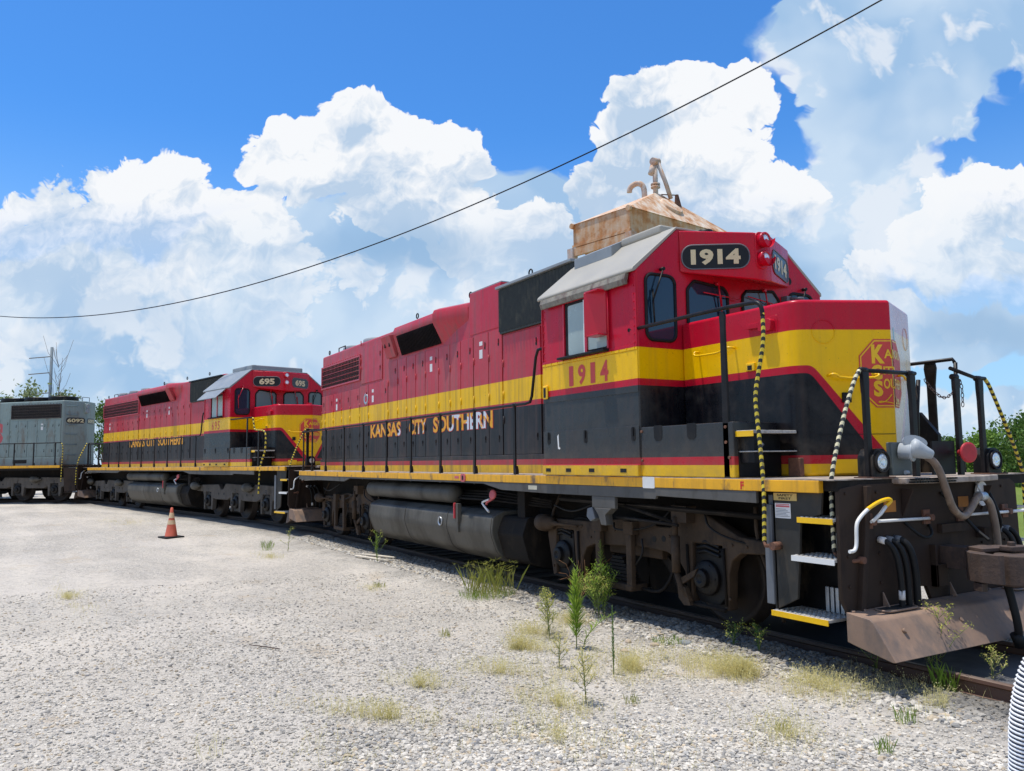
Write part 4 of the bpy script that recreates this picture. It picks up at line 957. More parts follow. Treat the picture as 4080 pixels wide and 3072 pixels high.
        if sgn < 0: b.striped([(F(1.80), -.98, 2.572), (F(1.79), -1.04, 2.50), (F(1.78), -1.20, 2.18), (F(1.78), -1.415, 1.65), (F(1.78), -1.43, 1.45), (F(1.80), -1.45, 1.05), (F(1.80), -1.45, .98)], .0195, .034)
        else: b.striped([(F(1.80), 1.05, 2.575), (F(1.80), 1.14, 2.50), (F(1.80), 1.63, 1.71), (F(1.80), 1.66, 1.5), (F(1.80), 1.64, 1.0)], .0195, .034)
        b.build('safety_wrap', wm2, er)
        if sgn < 0:
            b = MB(); b.tube([(F(1.80), -1.45, .99), (F(1.82), -1.42, .925), (F(1.90), -1.36, .905), (F(1.94), -1.30, .915)], .018, 8, smooth_path=1); b.cyl((F(1.90), -1.28, .915), (F(1.97), -1.28, .915), .03, 10); b.build('rail_foot', M['rustp'], er)
    b = MB(); b.tube([(F(1.80), -.10, 2.52), (F(1.80), -.15, 2.2), (F(1.80), -.19, 1.60)], .020, 8); b.build('gate_post', M['rail_blk'], root)
    # chains
    def chain(pts, nm):
        P = [Vector(p) for p in pts]
        for _ in range(3):
            Q = [P[0]]
            for i in range(len(P)-1): Q += [P[i].lerp(P[i+1], .25), P[i].lerp(P[i+1], .75)]
            P = Q+[P[-1]]
        L = sum((P[i+1]-P[i]).length for i in range(len(P)-1)); n_ = int(L/.042); b = MB()
        for k in range(n_):
            t = (k+.5)/n_*L; i = 0
            while i < len(P)-2 and t > (P[i+1]-P[i]).length: t -= (P[i+1]-P[i]).length; i += 1
            d = (P[i+1]-P[i]).normalized(); c = P[i]+d*t; u_ = Vector((1, 0, 0)) if k % 2 else d.cross(Vector((1, 0, 0))).normalized()
            ring = [c+d*(.027*math.cos(a))+u_*(.0135*math.sin(a)) for a in [j*math.pi/5 for j in range(11)]]
            b.tube(ring, .0042, 5)
        b.build(nm, M['chain'], root)
    if near:
        chain([(1.80, .0, 2.53), (1.80, .10, 2.44), (1.80, .30, 2.34), (1.80, .48, 2.42), (1.80, .60, 2.55)], 'safety_chain')
        chain([(1.80, .60, 2.55), (1.80, .63, 2.45), (1.80, .62, 2.28)], 'safety_chain')
    # ditch lights
    for y in (-.83, 1.02):
        b = MB(); x0, x1 = F(1.70), F(1.86)
        b.prism(round_poly([(y-.115, 1.605), (y+.115, 1.605), (y+.115, 1.79), (y+.06, 1.865), (y-.06, 1.865), (y-.115, 1.79)], [0, 0, .06, .06, .06, .06], 5), 'x', x0, x1)
        dl = b.build('ditch_light', M['blk'], root, .008)
        b = MB(); b.lathe((x1-.005, y, 1.745), (1, 0, 0), [(0, .10), (.03, .10), (.032, .088), (.012, .085)], 26); b.build('lamp_ring', M['blk'], dl)
        b = MB(); b.lathe((x1+.01, y, 1.745), (1, 0, 0), [(0, 0), (.012, .05), (.004, .086)], 26); b.build('lens', M['lens'], dl)
        b = MB(); b.box(F(1.72), F(1.92), y-.2, y+.12, 1.602, 1.612); b.build('lamp_base', M['rustp'], dl)
    # anti-climber platform
    b = MB(); b.prism([(F(1.89), -.75), (F(2.02), -.72), (F(2.08), -.3), (F(2.10), .35), (F(1.98), .84), (F(1.89), .86)], 'z', 1.545, 1.60); ac = b.build('anti_climber', M['deck'], root, .01)
    b = MB()
    for j in range(2):
        for k in range(16):
            y = -.70+.04*k; z = 1.555+.026*j; b.box(F(2.035)+.0, F(2.095), y+(.02*j), y+.026+(.02*j), z, z+.014)
    b.build('tread_pattern', M['blk'], ac)
    # steps
    b = MB()
    sp = [(1.20, 1.49), (F(1.74), 1.49), (F(1.72), 1.30), (F(1.50), 1.23), (F(1.47), .9), (F(1.43), .54), (1.18, .41)] if near else [(F(1.20), 1.49), (F(1.74), 1.49), (F(1.72), 1.30), (F(1.50), 1.23), (F(1.47), .9), (F(1.43), .54), (F(1.18), .41)]
    b.prism(sp[::-1], 'y', 1.47, 1.50); b.build('step_side_plate', M['stepside'], root, .004); b = MB(); b.prism(sp[::-1], 'y', -1.50, -1.47); st_ = b.build('step_side_plate', M['stepside'], root, .004)
    b = MB(); b.box(F(1.10), F(1.185), -1.52, -1.45, .46, 1.365); b.box(F(1.10), F(1.2), -1.45, 1.45, .6, 1.45); b.build('step_post', M['steel'], st_, .006)
    for k, (x0, x1, z, m_) in enumerate(((1.50, 1.87, 1.255, 'yel'), (1.42, 1.87, .915, 'white'), (1.17, 1.78, .400, 'yel'))):
        b = MB(); b.box(F(x0), F(x1), -1.54, -1.16, z-.012, z+.012)
        for j in range(int((x1-x0)/.05)):
            for i in range(5): b.box(F(x0+.02+.05*j), F(x0+.045+.05*j), -1.52+.07*i, -1.495+.07*i, z+.012, z+.019)
        t = b.build('step_tread', M['tread'], root)
        b = MB(); b.box(F(x0), F(x1), -1.548, -1.541, z-.035, z+.013); b.build('step_edge', M[m_], t)
        b = MB(); b.box(F(x0), F(x1), 1.16, 1.54, z-.012, z+.012); b.build('step_tread', M['tread'], root)
    for z0, z1, x0, x1 in ((.42, .64, 1.52, 1.86), (.93, 1.12, 1.66, 1.86)):
        b = MB(); n_ = int((x1-x0)/.052)
        for j in range(n_): b.box(F(x0)+.052*j, F(x0)+.052*j+.036, -1.24, -1.22, z0, z1)
        b.build('kick_plate', M['alum'], root, .004)
    b = MB(); b.box(F(1.22), F(1.86), -1.16, -1.14, .4, 1.49); b.box(F(1.2), F(1.215), -1.5, -1.14, .42, 1.49); b.build('step_well', M['blk'], root)
    if near:
        b = MB(); b.box(1.215, 1.475, -1.508, -1.502, 1.405, 1.472); sg = b.build('step_sign', M['gold'], root)
        b = MB(); b.text('SAFETY', lambda u, v: (1.255+.18*u, -1.5095, 1.443+.02*v), 0, .02); b.text('FIRST', lambda u, v: (1.275+.14*u, -1.5095, 1.414+.02*v), 0, .02); b.build('sign_text', M['blk'], sg)
        b = MB(); b.box(1.225, 1.40, -1.505, -1.502, 1.245, 1.38); wp = b.build('warning_plate', M['sticker'], root)
        b = MB(); b.box(1.235, 1.39, -1.507, -1.505, 1.345, 1.36); b.box(1.235, 1.39, -1.507, -1.505, 1.366, 1.373)
        b.build('warning_header', M['pinkred'], wp)
        b = MB()
        for k in range(6): b.box(1.235, 1.39-(k % 3)*.02, -1.5065, -1.505, 1.26+.013*k, 1.264+.013*k)
        b.build('warning_print', M['steel'], wp)
        b = MB(); b.text('F', lambda u, v: (.865+.045*u, -1.5615, 1.497+.075*v), 0, .04); b.build('end_letter', mat('red_letter', (.6, .02, .01), .5), root)
        b = MB(); b.prism(rrect(-.575, -.375, 1.475, 1.60, .015), 'y', -1.5625, -1.561); b.build('notice', M['white'], root)
        b = MB(); b.box(-3.0, -2.76, -1.557, -1.553, 1.40, 1.46) if False else b.box(-3.0, -2.78, -1.5575, -1.5555, 1.40, 1.455); b.build('small_plate', mat('cream_plate', (.5, .47, .36), .6), root)
        b = MB(); b.prism(rrect(-5.02, -4.86, 1.47, 1.60, .05), 'y', -1.575, -1.561); kk = b.build('emergency_pull', M['pinkred'], root)
        b = MB(); b.prism(rrect(-4.965, -4.915, 1.50, 1.57, .02), 'y', -1.579, -1.576); b.build('pull_hole', M['dark'], kk)
        b = MB(); b.box(-5.25, -5.10, -1.5625, -1.561, 1.52, 1.56); b.build('red_white_tag', M['pinkred'], root)
        # brackets hanging below the skirt
        b = MB(); b.box(-1.55, -1.1, -1.55, -1.50, 1.22, 1.36); b.prism([(-1.50, 1.22), (-1.16, 1.22), (-1.28, 1.14), (-1.26, 1.02), (-1.36, 1.02), (-1.42, 1.14)], 'y', -1.56, -1.45); b.build('jacking_bracket', M['grey_sill'], root, .008)
        b = MB(); b.prism([(-1.72, 1.20), (-1.62, 1.22), (-1.56, 1.08), (-1.66, 1.04), (-1.74, 1.10)], 'y', -1.5, -1.4); b.build('step_light', M['steel'], root, .01)
        b = MB(); b.tube([(-1.2, -1.45, 1.12), (-.2, -1.4, 1.08)], .02, 6); b.tube([(-1.1, -1.4, 1.25), (-.4, -1.3, 1.10)], .022, 6); b.tube([(-2.6, -1.3, 1.28), (1.0, -1.3, 1.22)], .03, 6)
        b.build('brake_rod', M['under'], root)
        # multiple unit receptacle and jumper
        b = MB(); b.box(1.84, 1.90, -.72, -.43, 1.62, 1.92); mu = b.build('receptacle_box', M['mubox'], root, .01)
        b = MB(); b.lathe((1.90, -.60, 1.84), (1, .3, -.1), [(0, .075), (.09, .07), (.10, .085), (.12, .085)], 20); b.cyl((1.91, -.56, 1.645), (1.90, -.50, 1.645), .02, 6)
        b.build('receptacle', M['palegrey'], mu)
        b = MB(); b.lathe((1.99, -.60, 1.88), (.6, .75, -.42), [(0, .05), (.02, .088), (.06, .085), (.14, .06), (.20, .045), (.21, .035)], 20); b.build('jumper_plug', M['palegrey'], mu)
        b = MB(); b.loft([[(2.03+.09*math.cos(a)*.7-.02, -.56+.10*math.cos(a)*.8, 1.905+.055*math.sin(a)+.02*math.cos(a)*-1) for a in [k*math.pi/8 for k in range(16)]], [(2.045+.09*math.cos(a)*.7-.02, -.555+.10*math.cos(a)*.8, 1.925+.055*math.sin(a)+.02*math.cos(a)*-1) for a in [k*math.pi/8 for k in range(16)]]]); b.build('plug_cover', M['palegrey'], mu)
        b = MB(); b.tube([(2.07, -.50, 1.80), (2.12, -.40, 1.72), (2.13, -.30, 1.48), (2.12, -.20, 1.30), (2.10, -.02, 1.22), (2.08, .14, 1.28), (2.06, .30, 1.40), (2.04, .42, 1.41)], .033, 12, smooth_path=2)
        b.tube([(2.04, .42, 1.41), (2.05, .52, 1.36), (2.06, .57, 1.20), (2.06, .60, .98), (2.05, .61, .85)], .036, 12, smooth_path=2); jh = b.build('jumper_hose', M['hose'], root)
        b = MB(); b.cyl((2.04, .36, 1.405), (2.04, .46, 1.40), .045, 14); b.tube([(2.04, .41, 1.44), (2.0, .40, 1.55)], .008, 6); b.build('hose_clip', M['alum'], jh)
        b = MB(); b.loft([[(x, .60+.10*math.cos(a), 1.42+.12*math.sin(a)) for a in [k*math.pi/10 for k in range(20)]] for x in (1.93, 1.95)]); b.build('receptacle_lid', M['sticker'], root)
        b = MB(); b.box(1.78, 1.80, .06, .43, 1.61, 1.935); b.build('coupler_bracket', M['blk'], root)
        b = MB(); b.lathe((1.84, .44, 1.82), (1, -.25, 0), [(0, .03), (.06, .045), (.10, .10), (.115, .10), (.12, .08)], 20); b.build('red_cap', M['red_ref'], root)
        # white painted tick on cab side
        b = MB(); b.prism([(-2.24, 2.10), (-2.21, 2.13), (-2.20, 1.96), (-2.17, 1.95), (-2.19, 1.93), (-2.225, 1.94)], 'y', -1.5735, -1.575); b.build('chalk_mark', M['white'], cab)
        for k in range(2):
            b = MB(); b.tube([(.85, -1.1, 1.85), (.9, -1.25, 1.86), (1.0, -1.25, 1.80)], .012, 6); 
        b = MB(); b.tube([(.80, -1.40, 1.90), (.84, -1.43, 1.90), (.86, -1.43, 1.87), (1.02, -1.43, 1.87), (1.04, -1.43, 1.93), (1.0, -1.40, 1.93), (.98, -1.35, 1.92)], .010, 6, smooth_path=1); b.build('step_grab', M['steel'], root)
    pilot(root, xfe, 1, near); pilot(root, xre, -1, False)
    return root
# ================================================================ build the three locomotives
A1 = dict(near=True, xr=-14.27, rear_porch=.92, fo=0, tank=(-9.32, -4.15), grx=-11.31, num='1914', nx=(-2.02, -1.10),
          doors=[([-14.22, -13.95, -13.29, -12.65, -12.03, -11.36], 1.89, 3.52, (2,)), ([-11.36, -10.78, -9.62], 1.89, 3.55, (1,)),
                 ([-9.60, -9.08, -8.61, -8.15, -7.69, -7.09, -6.61, -6.18, -5.70], 1.89, 3.92, (4,)), ([-5.69, -5.158, -4.70], 1.89, 3.94, (0,)), ([-11.28, -9.95], 3.60, 4.40, ()), ([-4.68, -3.55], 1.89, 3.80, ())],
          fans=[-13.55, -12.05, -7.7], dyn=0, dynlen=0, words=(('KANSAS', -10.62, -8.90), ('CITY', -8.46, -7.64), ('SOUTHERN', -7.32, -5.03)), wz=(2.335, 2.625),
          st=[-13.95, -13.2, -12.12, -10.81, -9.59, -8.29, -7.10, -5.86, -4.63, -3.41], hx1=-3.1)
loco_red('locomotive', (0, 0, 0), 0, 'red, yellow and black locomotive numbered 1914 at the right, nearest the camera', A1)
A2 = dict(near=False, xr=-15.5, rear_porch=1.75, fo=1.15, xtr=-11.0, tank=(-10.2, -5.0), grx=-10.8, num='695', nx=(-1.98, -1.32), gsx=-.6,
          doors=[([-15.4, -14.8, -14.1, -13.4, -12.7, -12.0, -11.4, -10.8], 1.89, 3.60, (1,)), ([-10.7, -10.1, -9.5, -8.9, -8.3, -7.7, -7.1, -6.5, -5.9, -5.35], 1.89, 3.92, (1, 5))],
          fans=[-14.6, -13.2, -11.7, -9.0], dyn=-.35, dynlen=1.3, words=(('KANSAS', -11.8, -9.98), ('CITY', -9.75, -8.78), ('SOUTHERN', -8.49, -6.0)), wz=(2.385, 2.705),
          st=[-15.2, -13.9, -12.55, -11.25, -9.88, -8.6, -7.2, -5.9, -4.63, -3.35], hx1=-3.1)
L2 = loco_red('locomotive', (-17.97, -.84, .116), .205, 'red, yellow and black locomotive numbered 695, in the middle of the line', A2)

def loco_grey(loc, rz):
    root = empty('locomotive', loc, rz, 'grey locomotive numbered 6092 at the left edge, seen from its flat hood end', 'locomotive', 'locomotives coupled in a line')
    liv = M['greyw']; zt = 4.52
    b = MB(); b.box(-15.0, .55, -1.56, -1.50, 1.485, 1.592); b.box(-15, .55, 1.50, 1.56, 1.485, 1.592); b.build('side_sill', M['sill'], root, .006)
    b = MB(); b.box(-15, .55, -1.55, 1.55, 1.39, 1.483); b.box(-15, 1.5, -1.5, 1.5, 1.5, 1.59); b.box(-15, 1.3, -.8, .8, .62, 1.385); b.build('underframe', M['under'], root)
    b = MB(); b.box(-15, 1.62, -1.555, 1.555, 1.593, 1.602); b.build('walkway', M['rustp'], root)
    w = .946
    pl = round_poly([(-14, -w), (0, -w), (.393, -.06), (.393, .06), (0, w), (-14, w)], [0, .10, .05, .05, .10, 0], 5)
    b = MB(); b.prism(pl, 'z', 1.602, zt, 0, True); hd = b.build('long_hood', liv, root, .13, 5, 60)
    grille(root, -2.92, -.08, 3.72, 4.36, fm=M['ggrey'])
    doors(root, [-6.0, -5.4, -4.8, -4.2, -3.55, -3.0], 2.0, 3.75, liv, tagidx=(1,)); doors(root, [-2.95, -2.5, -1.95, -1.4, -.85, -.4, -.06], 2.0, 3.62, liv, tagidx=(3,))
    b = MB(); b.box(-14, -.02, -.99, -.93, 1.60, 1.95); b.build('hood_base', liv, root, .01)
    b = MB(); b.box(-2.7, -1.9, -.994, -.991, 1.70, 1.86); b.build('vent_opening', M['dark'], root)
    for x in (-.95, -2.35, -3.75): fan(root, x, .62, 4.5, 4.76, M['blk'])
    b = MB(); b.tube([(-.15, .3, 4.5), (-.15, .3, 4.75), (-.15, .7, 4.75), (-.15, .7, 4.5)], .015, 6); b.build('roof_grab', M['blk'], root)
    F = Facet([(0, -.946), (.42, 0), (0, .946)])
    for z in (4.27, 3.86, 3.42, 2.98, 2.52, 2.06):
        b = MB(); b.tube([F(-.88, z+.03, 0), F(-.88, z, .06), F(-.42, z, .06), F(-.42, z+.03, 0)], .013, 6, smooth_path=1); b.build('grab_iron', M['greye'], hd)
    for sgn in (-1, 1):
        q0, q1 = (-.84, -.12) if sgn < 0 else (.12, .84)
        b = MB(); facet_plate(b, F, rrect(q0-.05, q1+.05, 3.48, 3.75, .12), -.01, .012); nb = b.build('number_board', M['board2'], hd)
        b = MB(); b.text('6092', lambda u, v: F(q0+(q1-q0)*u, 3.53+.17*v, .016), 0, .03); b.build('board_number', M['cream'], nb)
    b = MB(); b.box(.36, .46, -.13, .13, 3.96, 4.42); hb = b.build('headlight_housing', liv, hd, .05, 3)
    for z in (4.29, 4.07):
        b = MB(); b.lathe((.45, 0, z), (1, 0, 0), [(0, .11), (.03, .10), (.032, .085), (.02, .08)], 20); h_ = b.build('headlight', M['roofg'], hb)
        b = MB(); b.lathe((.46, 0, z), (1, 0, 0), [(0, 0), (.01, .05), (.004, .086)], 20); b.build('lens', M['lens'], h_)
    b = MB(); b.text('S', lambda u, v: (-4.3+.95*u, -.9665, 2.55+1.05*v), 0, .09); b.text('C', lambda u, v: (-5.5+.95*u, -.9665, 2.55+1.05*v), 0, .09); b.text('K', lambda u, v: (-6.7+.95*u, -.9665, 2.55+1.05*v), 0, .09)
    b.build('lettering', M['kcsred'], root)
    handrail_side(root, [-4.2, -3.1, -2.05, -.95, .25], -6, .55, -1.52, M['rail_blk'])
    handrail_side(root, [-.95, .25], -6, .55, 1.52, M['rail_blk'])
    b = MB(); b.tube([(1.45, -.9, 2.56), (1.45, .9, 2.56)], .02, 6)
    for y in (-.9, -.3, .3, .9): b.box(1.43, 1.47, y-.035, y+.035, 1.6, 2.54)
    b.build('end_handrail', M['rail_blk'], root)
    for y, sx in ((-1.0, 1), (1.0, 1)):
        b = MB(); s_ = -1 if y < 0 else 1
        b.striped([(1.45, y, 2.55), (1.45, y+s_*.1, 2.4), (1.42, y+s_*.5, 1.7), (1.42, y+s_*.52, .75)], .022, .06); b.build('safety_wrap', (M['yb_y'], M['yb_k']), root)
    b = MB(); b.striped([(.6, -1.54, 2.56), (.7, -1.54, 2.4), (.66, -1.54, 1.6), (.66, -1.56, .9)], .02, .06); b.build('safety_wrap', (M['yb_y'], M['yb_k']), root)
    truck6(root, -.1); truck6(root, -9.0); tank_and_air(root, -9.0+.9, -5.9)
    b = MB(); b.prism([(.7, 1.49), (1.4, 1.49), (1.4, .45), (.8, .45)][::-1], 'y', -1.5, -1.47); b.box(.8, 1.5, -1.54, -1.16, .40, .425); b.box(.95, 1.5, -1.54, -1.16, .90, .925); b.build('end_steps', M['pilot'], root)
    b = MB(); b.box(-15.5, -14, -1.5, 1.5, 1.6, 3.9); b.prism([(-1.5, 3.9), (-.9, 4.5), (.9, 4.5), (1.5, 3.9)][::-1], 'x', -15.5, -14); b.build('cab', liv, root, .05)
    pilot(root, 1.5, 1, False)
    return root
loco_grey((-35.5, -5.78, .235), .755)
# ================================================================ ground
TRK = [(60, 0), (-13, 0), (-15.2, -.02), (-19, -.85), (-25, -2.25), (-33.5, -4.0), (-37, -6.2), (-41, -10.2), (-49, -18.4), (-70, -40)]
def smooth_pts(P, k=3):
    P = [np.array(p, float) for p in P]
    for _ in range(k):
        Q = [P[0]]
        for i in range(len(P)-1): Q += [P[i]*.75+P[i+1]*.25, P[i]*.25+P[i+1]*.75]
        P = Q+[P[-1]]
    return np.array(P)
TP = smooth_pts(TRK)
def railz(x): return np.interp(-np.asarray(x, float), [12.5, 19, 34, 45], [0, .116, .235, .25])
def trackdist(x, y):
    d = np.full(np.shape(x), 1e9)
    for a, b in zip(TP[:-1], TP[1:]):
        ab = b-a; t = np.clip(((x-a[0])*ab[0]+(y-a[1])*ab[1])/(ab@ab), 0, 1)
        d = np.minimum(d, np.hypot(x-(a[0]+t*ab[0]), y-(a[1]+t*ab[1])))
    return d
def vnoise(x, y, f, seed=0):
    """value noise, vectorised"""
    x = np.asarray(x, float)*f+seed*17.3; y = np.asarray(y, float)*f-seed*9.1
    xi = np.floor(x).astype(np.int64); yi = np.floor(y).astype(np.int64); fx = x-xi; fy = y-yi
    fx = fx*fx*(3-2*fx); fy = fy*fy*(3-2*fy)
    def h(a, b): n = (a*374761393+b*668265263+seed*1442695) & 0x7fffffff; n = ((n ^ (n >> 13))*1274126177) & 0x7fffffff; return ((n ^ (n >> 16)) & 0xffff)/65535.
    return (h(xi, yi)*(1-fx)+h(xi+1, yi)*fx)*(1-fy)+(h(xi, yi+1)*(1-fx)+h(xi+1, yi+1)*fx)*fy
def gz(x, y):
    x = np.asarray(x, float); y = np.asarray(y, float)
    d = trackdist(x, y); base = railz(x)
    z = base-.125
    z = z+.035*np.clip((d-1.0)/.8, 0, 1)*np.clip((2.6-d)/.8, 0, 1)*(y < 0)          # loose shoulder
    z = z+.055*np.clip((d-.80)/.12, 0, 1)*np.clip((1.55-d)/.5, 0, 1)*(y < 0)*np.clip((2.1-x)/.6, 0, 1)
    z = z-.02*np.clip((.78-d)/.3, 0, 1)
    z = z+.05*(vnoise(x, y, .35, 1)-.5)*np.clip((d-1.2)/2, 0, 1)+.018*(vnoise(x, y, 2.1, 2)-.5)
    far = np.clip((y-8)/40, 0, 1); z = z-.25*far
    return z
cl = np.unique(np.round(np.concatenate([np.linspace(-16, 8, 241), -16-np.cumsum(.1*1.06**np.arange(85)), 8+np.cumsum(.1*1.07**np.arange(80))]), 4)); cl = np.sort(cl)
cy = np.unique(np.round(np.concatenate([np.linspace(-8, 3, 131), -8-np.cumsum(.1*1.08**np.arange(75)), 3+np.cumsum(.1*1.08**np.arange(75))]), 4)); cy = np.sort(cy)
GX, GY = np.meshgrid(cl, cy, indexing='ij'); GZ = gz(GX, GY)
nx, ny = GX.shape
me = bpy.data.meshes.new('ground'); V = np.stack([GX, GY, GZ], -1).reshape(-1, 3)
idx = np.arange(nx*ny).reshape(nx, ny); Fq = np.stack([idx[:-1, :-1], idx[1:, :-1], idx[1:, 1:], idx[:-1, 1:]], -1).reshape(-1, 4)
def fast_mesh(me, V, F, smooth=True):
    me.vertices.add(len(V)); me.vertices.foreach_set('co', V.astype(np.float32).ravel())
    k = F.shape[1]; me.loops.add(F.size); me.loops.foreach_set('vertex_index', F.astype(np.int32).ravel())
    me.polygons.add(len(F)); me.polygons.foreach_set('loop_start', np.arange(0, F.size, k, dtype=np.int32)); me.polygons.foreach_set('loop_total', np.full(len(F), k, np.int32))
    me.polygons.foreach_set('use_smooth', np.full(len(F), smooth)); me.update(); me.validate()
fast_mesh(me, V, Fq)
at = me.attributes.new('track', 'FLOAT', 'POINT'); at.data.foreach_set('value', trackdist(GX, GY).ravel().astype(np.float32))
gnd = bpy.data.objects.new('ground', me); COL.objects.link(gnd); tag(gnd, 'pale crushed limestone yard surface running up to the track', None, None, 'structure')
def ground_mat():
    mt, N, b = principled('crushed_limestone'); tc = N.new('ShaderNodeTexCoord').outputs['Object']; X = N.xyz(tc)
    a = N.new('ShaderNodeAttribute', attribute_name='track'); td = a.outputs['Fac']
    def vor(scale, off=0):
        v = N.new('ShaderNodeTexVoronoi', feature='F1'); v.voronoi_dimensions = '3D'; N.put(v.inputs['Vector'], N.vm('ADD', tc, (off, 0, 0))); v.inputs['Scale'].default_value = scale; return v
    v1 = vor(52); v2 = vor(110, 3); sepc = N.xyz(v1.outputs['Color'])
    ramp = N.new('ShaderNodeValToRGB'); N.put(ramp.inputs[0], sepc[0]); cr = ramp.color_ramp
    cr.elements[0].color = (.19, .18, .165, 1); cr.elements[0].position = 0; cr.elements[1].color = (.64, .58, .49, 1); cr.elements[1].position = 1
    for p_, c_ in ((.15, (.42, .385, .335)), (.45, (.55, .505, .435)), (.8, (.63, .58, .495))): e = cr.elements.new(p_); e.color = (*c_, 1)
    big = N.noise(tc, .32, 4, .6); med = N.noise(tc, 1.6, 5, .65); fin = N.noise(tc, 28, 4, .75)
    c = ramp.outputs[0]
    smooth = N.mr(N.math('ADD', big, N.math('MULTIPLY', med, .5)), .70, .86)   # dusty compacted patches
    smooth = N.math('MULTIPLY', smooth, .7)
    c = N.mix(N.math('MULTIPLY', smooth, .75), c, (.56, .505, .43))
    c = N.mix(N.mr(fin, .50, .72, 0, .55), c, (.40, .365, .315))
    c = N.mix(N.mr(med, .40, .75, .0, .40), c, (.37, .335, .29))
    rut = N.noise(N.mapping(N.vm('ADD', tc, N.vm('MULTIPLY', N.noise(tc, .2, 2, out=1), (0, 3, 0))), (.10, 1.1, 1)), 1.0, 3, .55)
    c = N.mix(N.mr(rut, .50, .62, 0, .55), c, (.60, .54, .45)); c = N.mix(N.mr(rut, .46, .36, 0, .35), c, (.40, .365, .31))
    spk = N.noise(tc, 9, 6, .8); spk2 = N.noise(N.vm('ADD', tc, (5, 5, 0)), 20, 5, .8)
    c = N.mix(N.mr(spk, .53, .63, 0, .75), c, (.29, .265, .23)); c = N.mix(N.mr(spk2, .56, .66, 0, .5), c, (.24, .22, .19))
    sand = N.noise(N.vm('ADD', tc, (9, 4, 0)), .9, 5, .7); c = N.mix(N.mr(sand, .60, .68, 0, .7), c, (.47, .39, .29))
    c = N.mix(N.mr(big, .55, .75, 0, .25), c, (.54, .49, .43))
    # darker, oily stone near the rails
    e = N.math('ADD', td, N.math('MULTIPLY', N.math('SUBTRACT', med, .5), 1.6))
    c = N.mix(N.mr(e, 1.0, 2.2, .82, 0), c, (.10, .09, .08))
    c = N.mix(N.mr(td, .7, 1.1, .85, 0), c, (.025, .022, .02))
    g = N.math('MULTIPLY', N.mr(X[1], 9, 13), 1)   # far grass field beyond the track
    gr = N.mix(N.noise(tc, .25, 4, .6), (.11, .17, .025), (.21, .26, .05))
    c = N.mix(g, c, gr)
    N.l.new(c, b.inputs['Base Color']); b.inputs['Roughness'].default_value = .92; b.inputs['Specular IOR Level'].default_value = .2
    h = N.math('ADD', N.math('MULTIPLY', N.math('SUBTRACT', 1, v1.outputs['Distance']), 1.0), N.math('MULTIPLY', N.math('SUBTRACT', 1, v2.outputs['Distance']), .5))
    h = N.math('ADD', h, N.math('MULTIPLY', fin, .5)); h = N.math('ADD', h, N.math('MULTIPLY', sepc[1], .8))
    bn = N.new('ShaderNodeBump'); bn.inputs['Distance'].default_value = .012; N.put(bn.inputs['Strength'], N.math('SUBTRACT', 1.0, N.math('MULTIPLY', smooth, .5))); N.l.new(h, bn.inputs['Height']); N.l.new(bn.outputs[0], b.inputs['Normal'])
    return mt
me.materials.append(ground_mat())

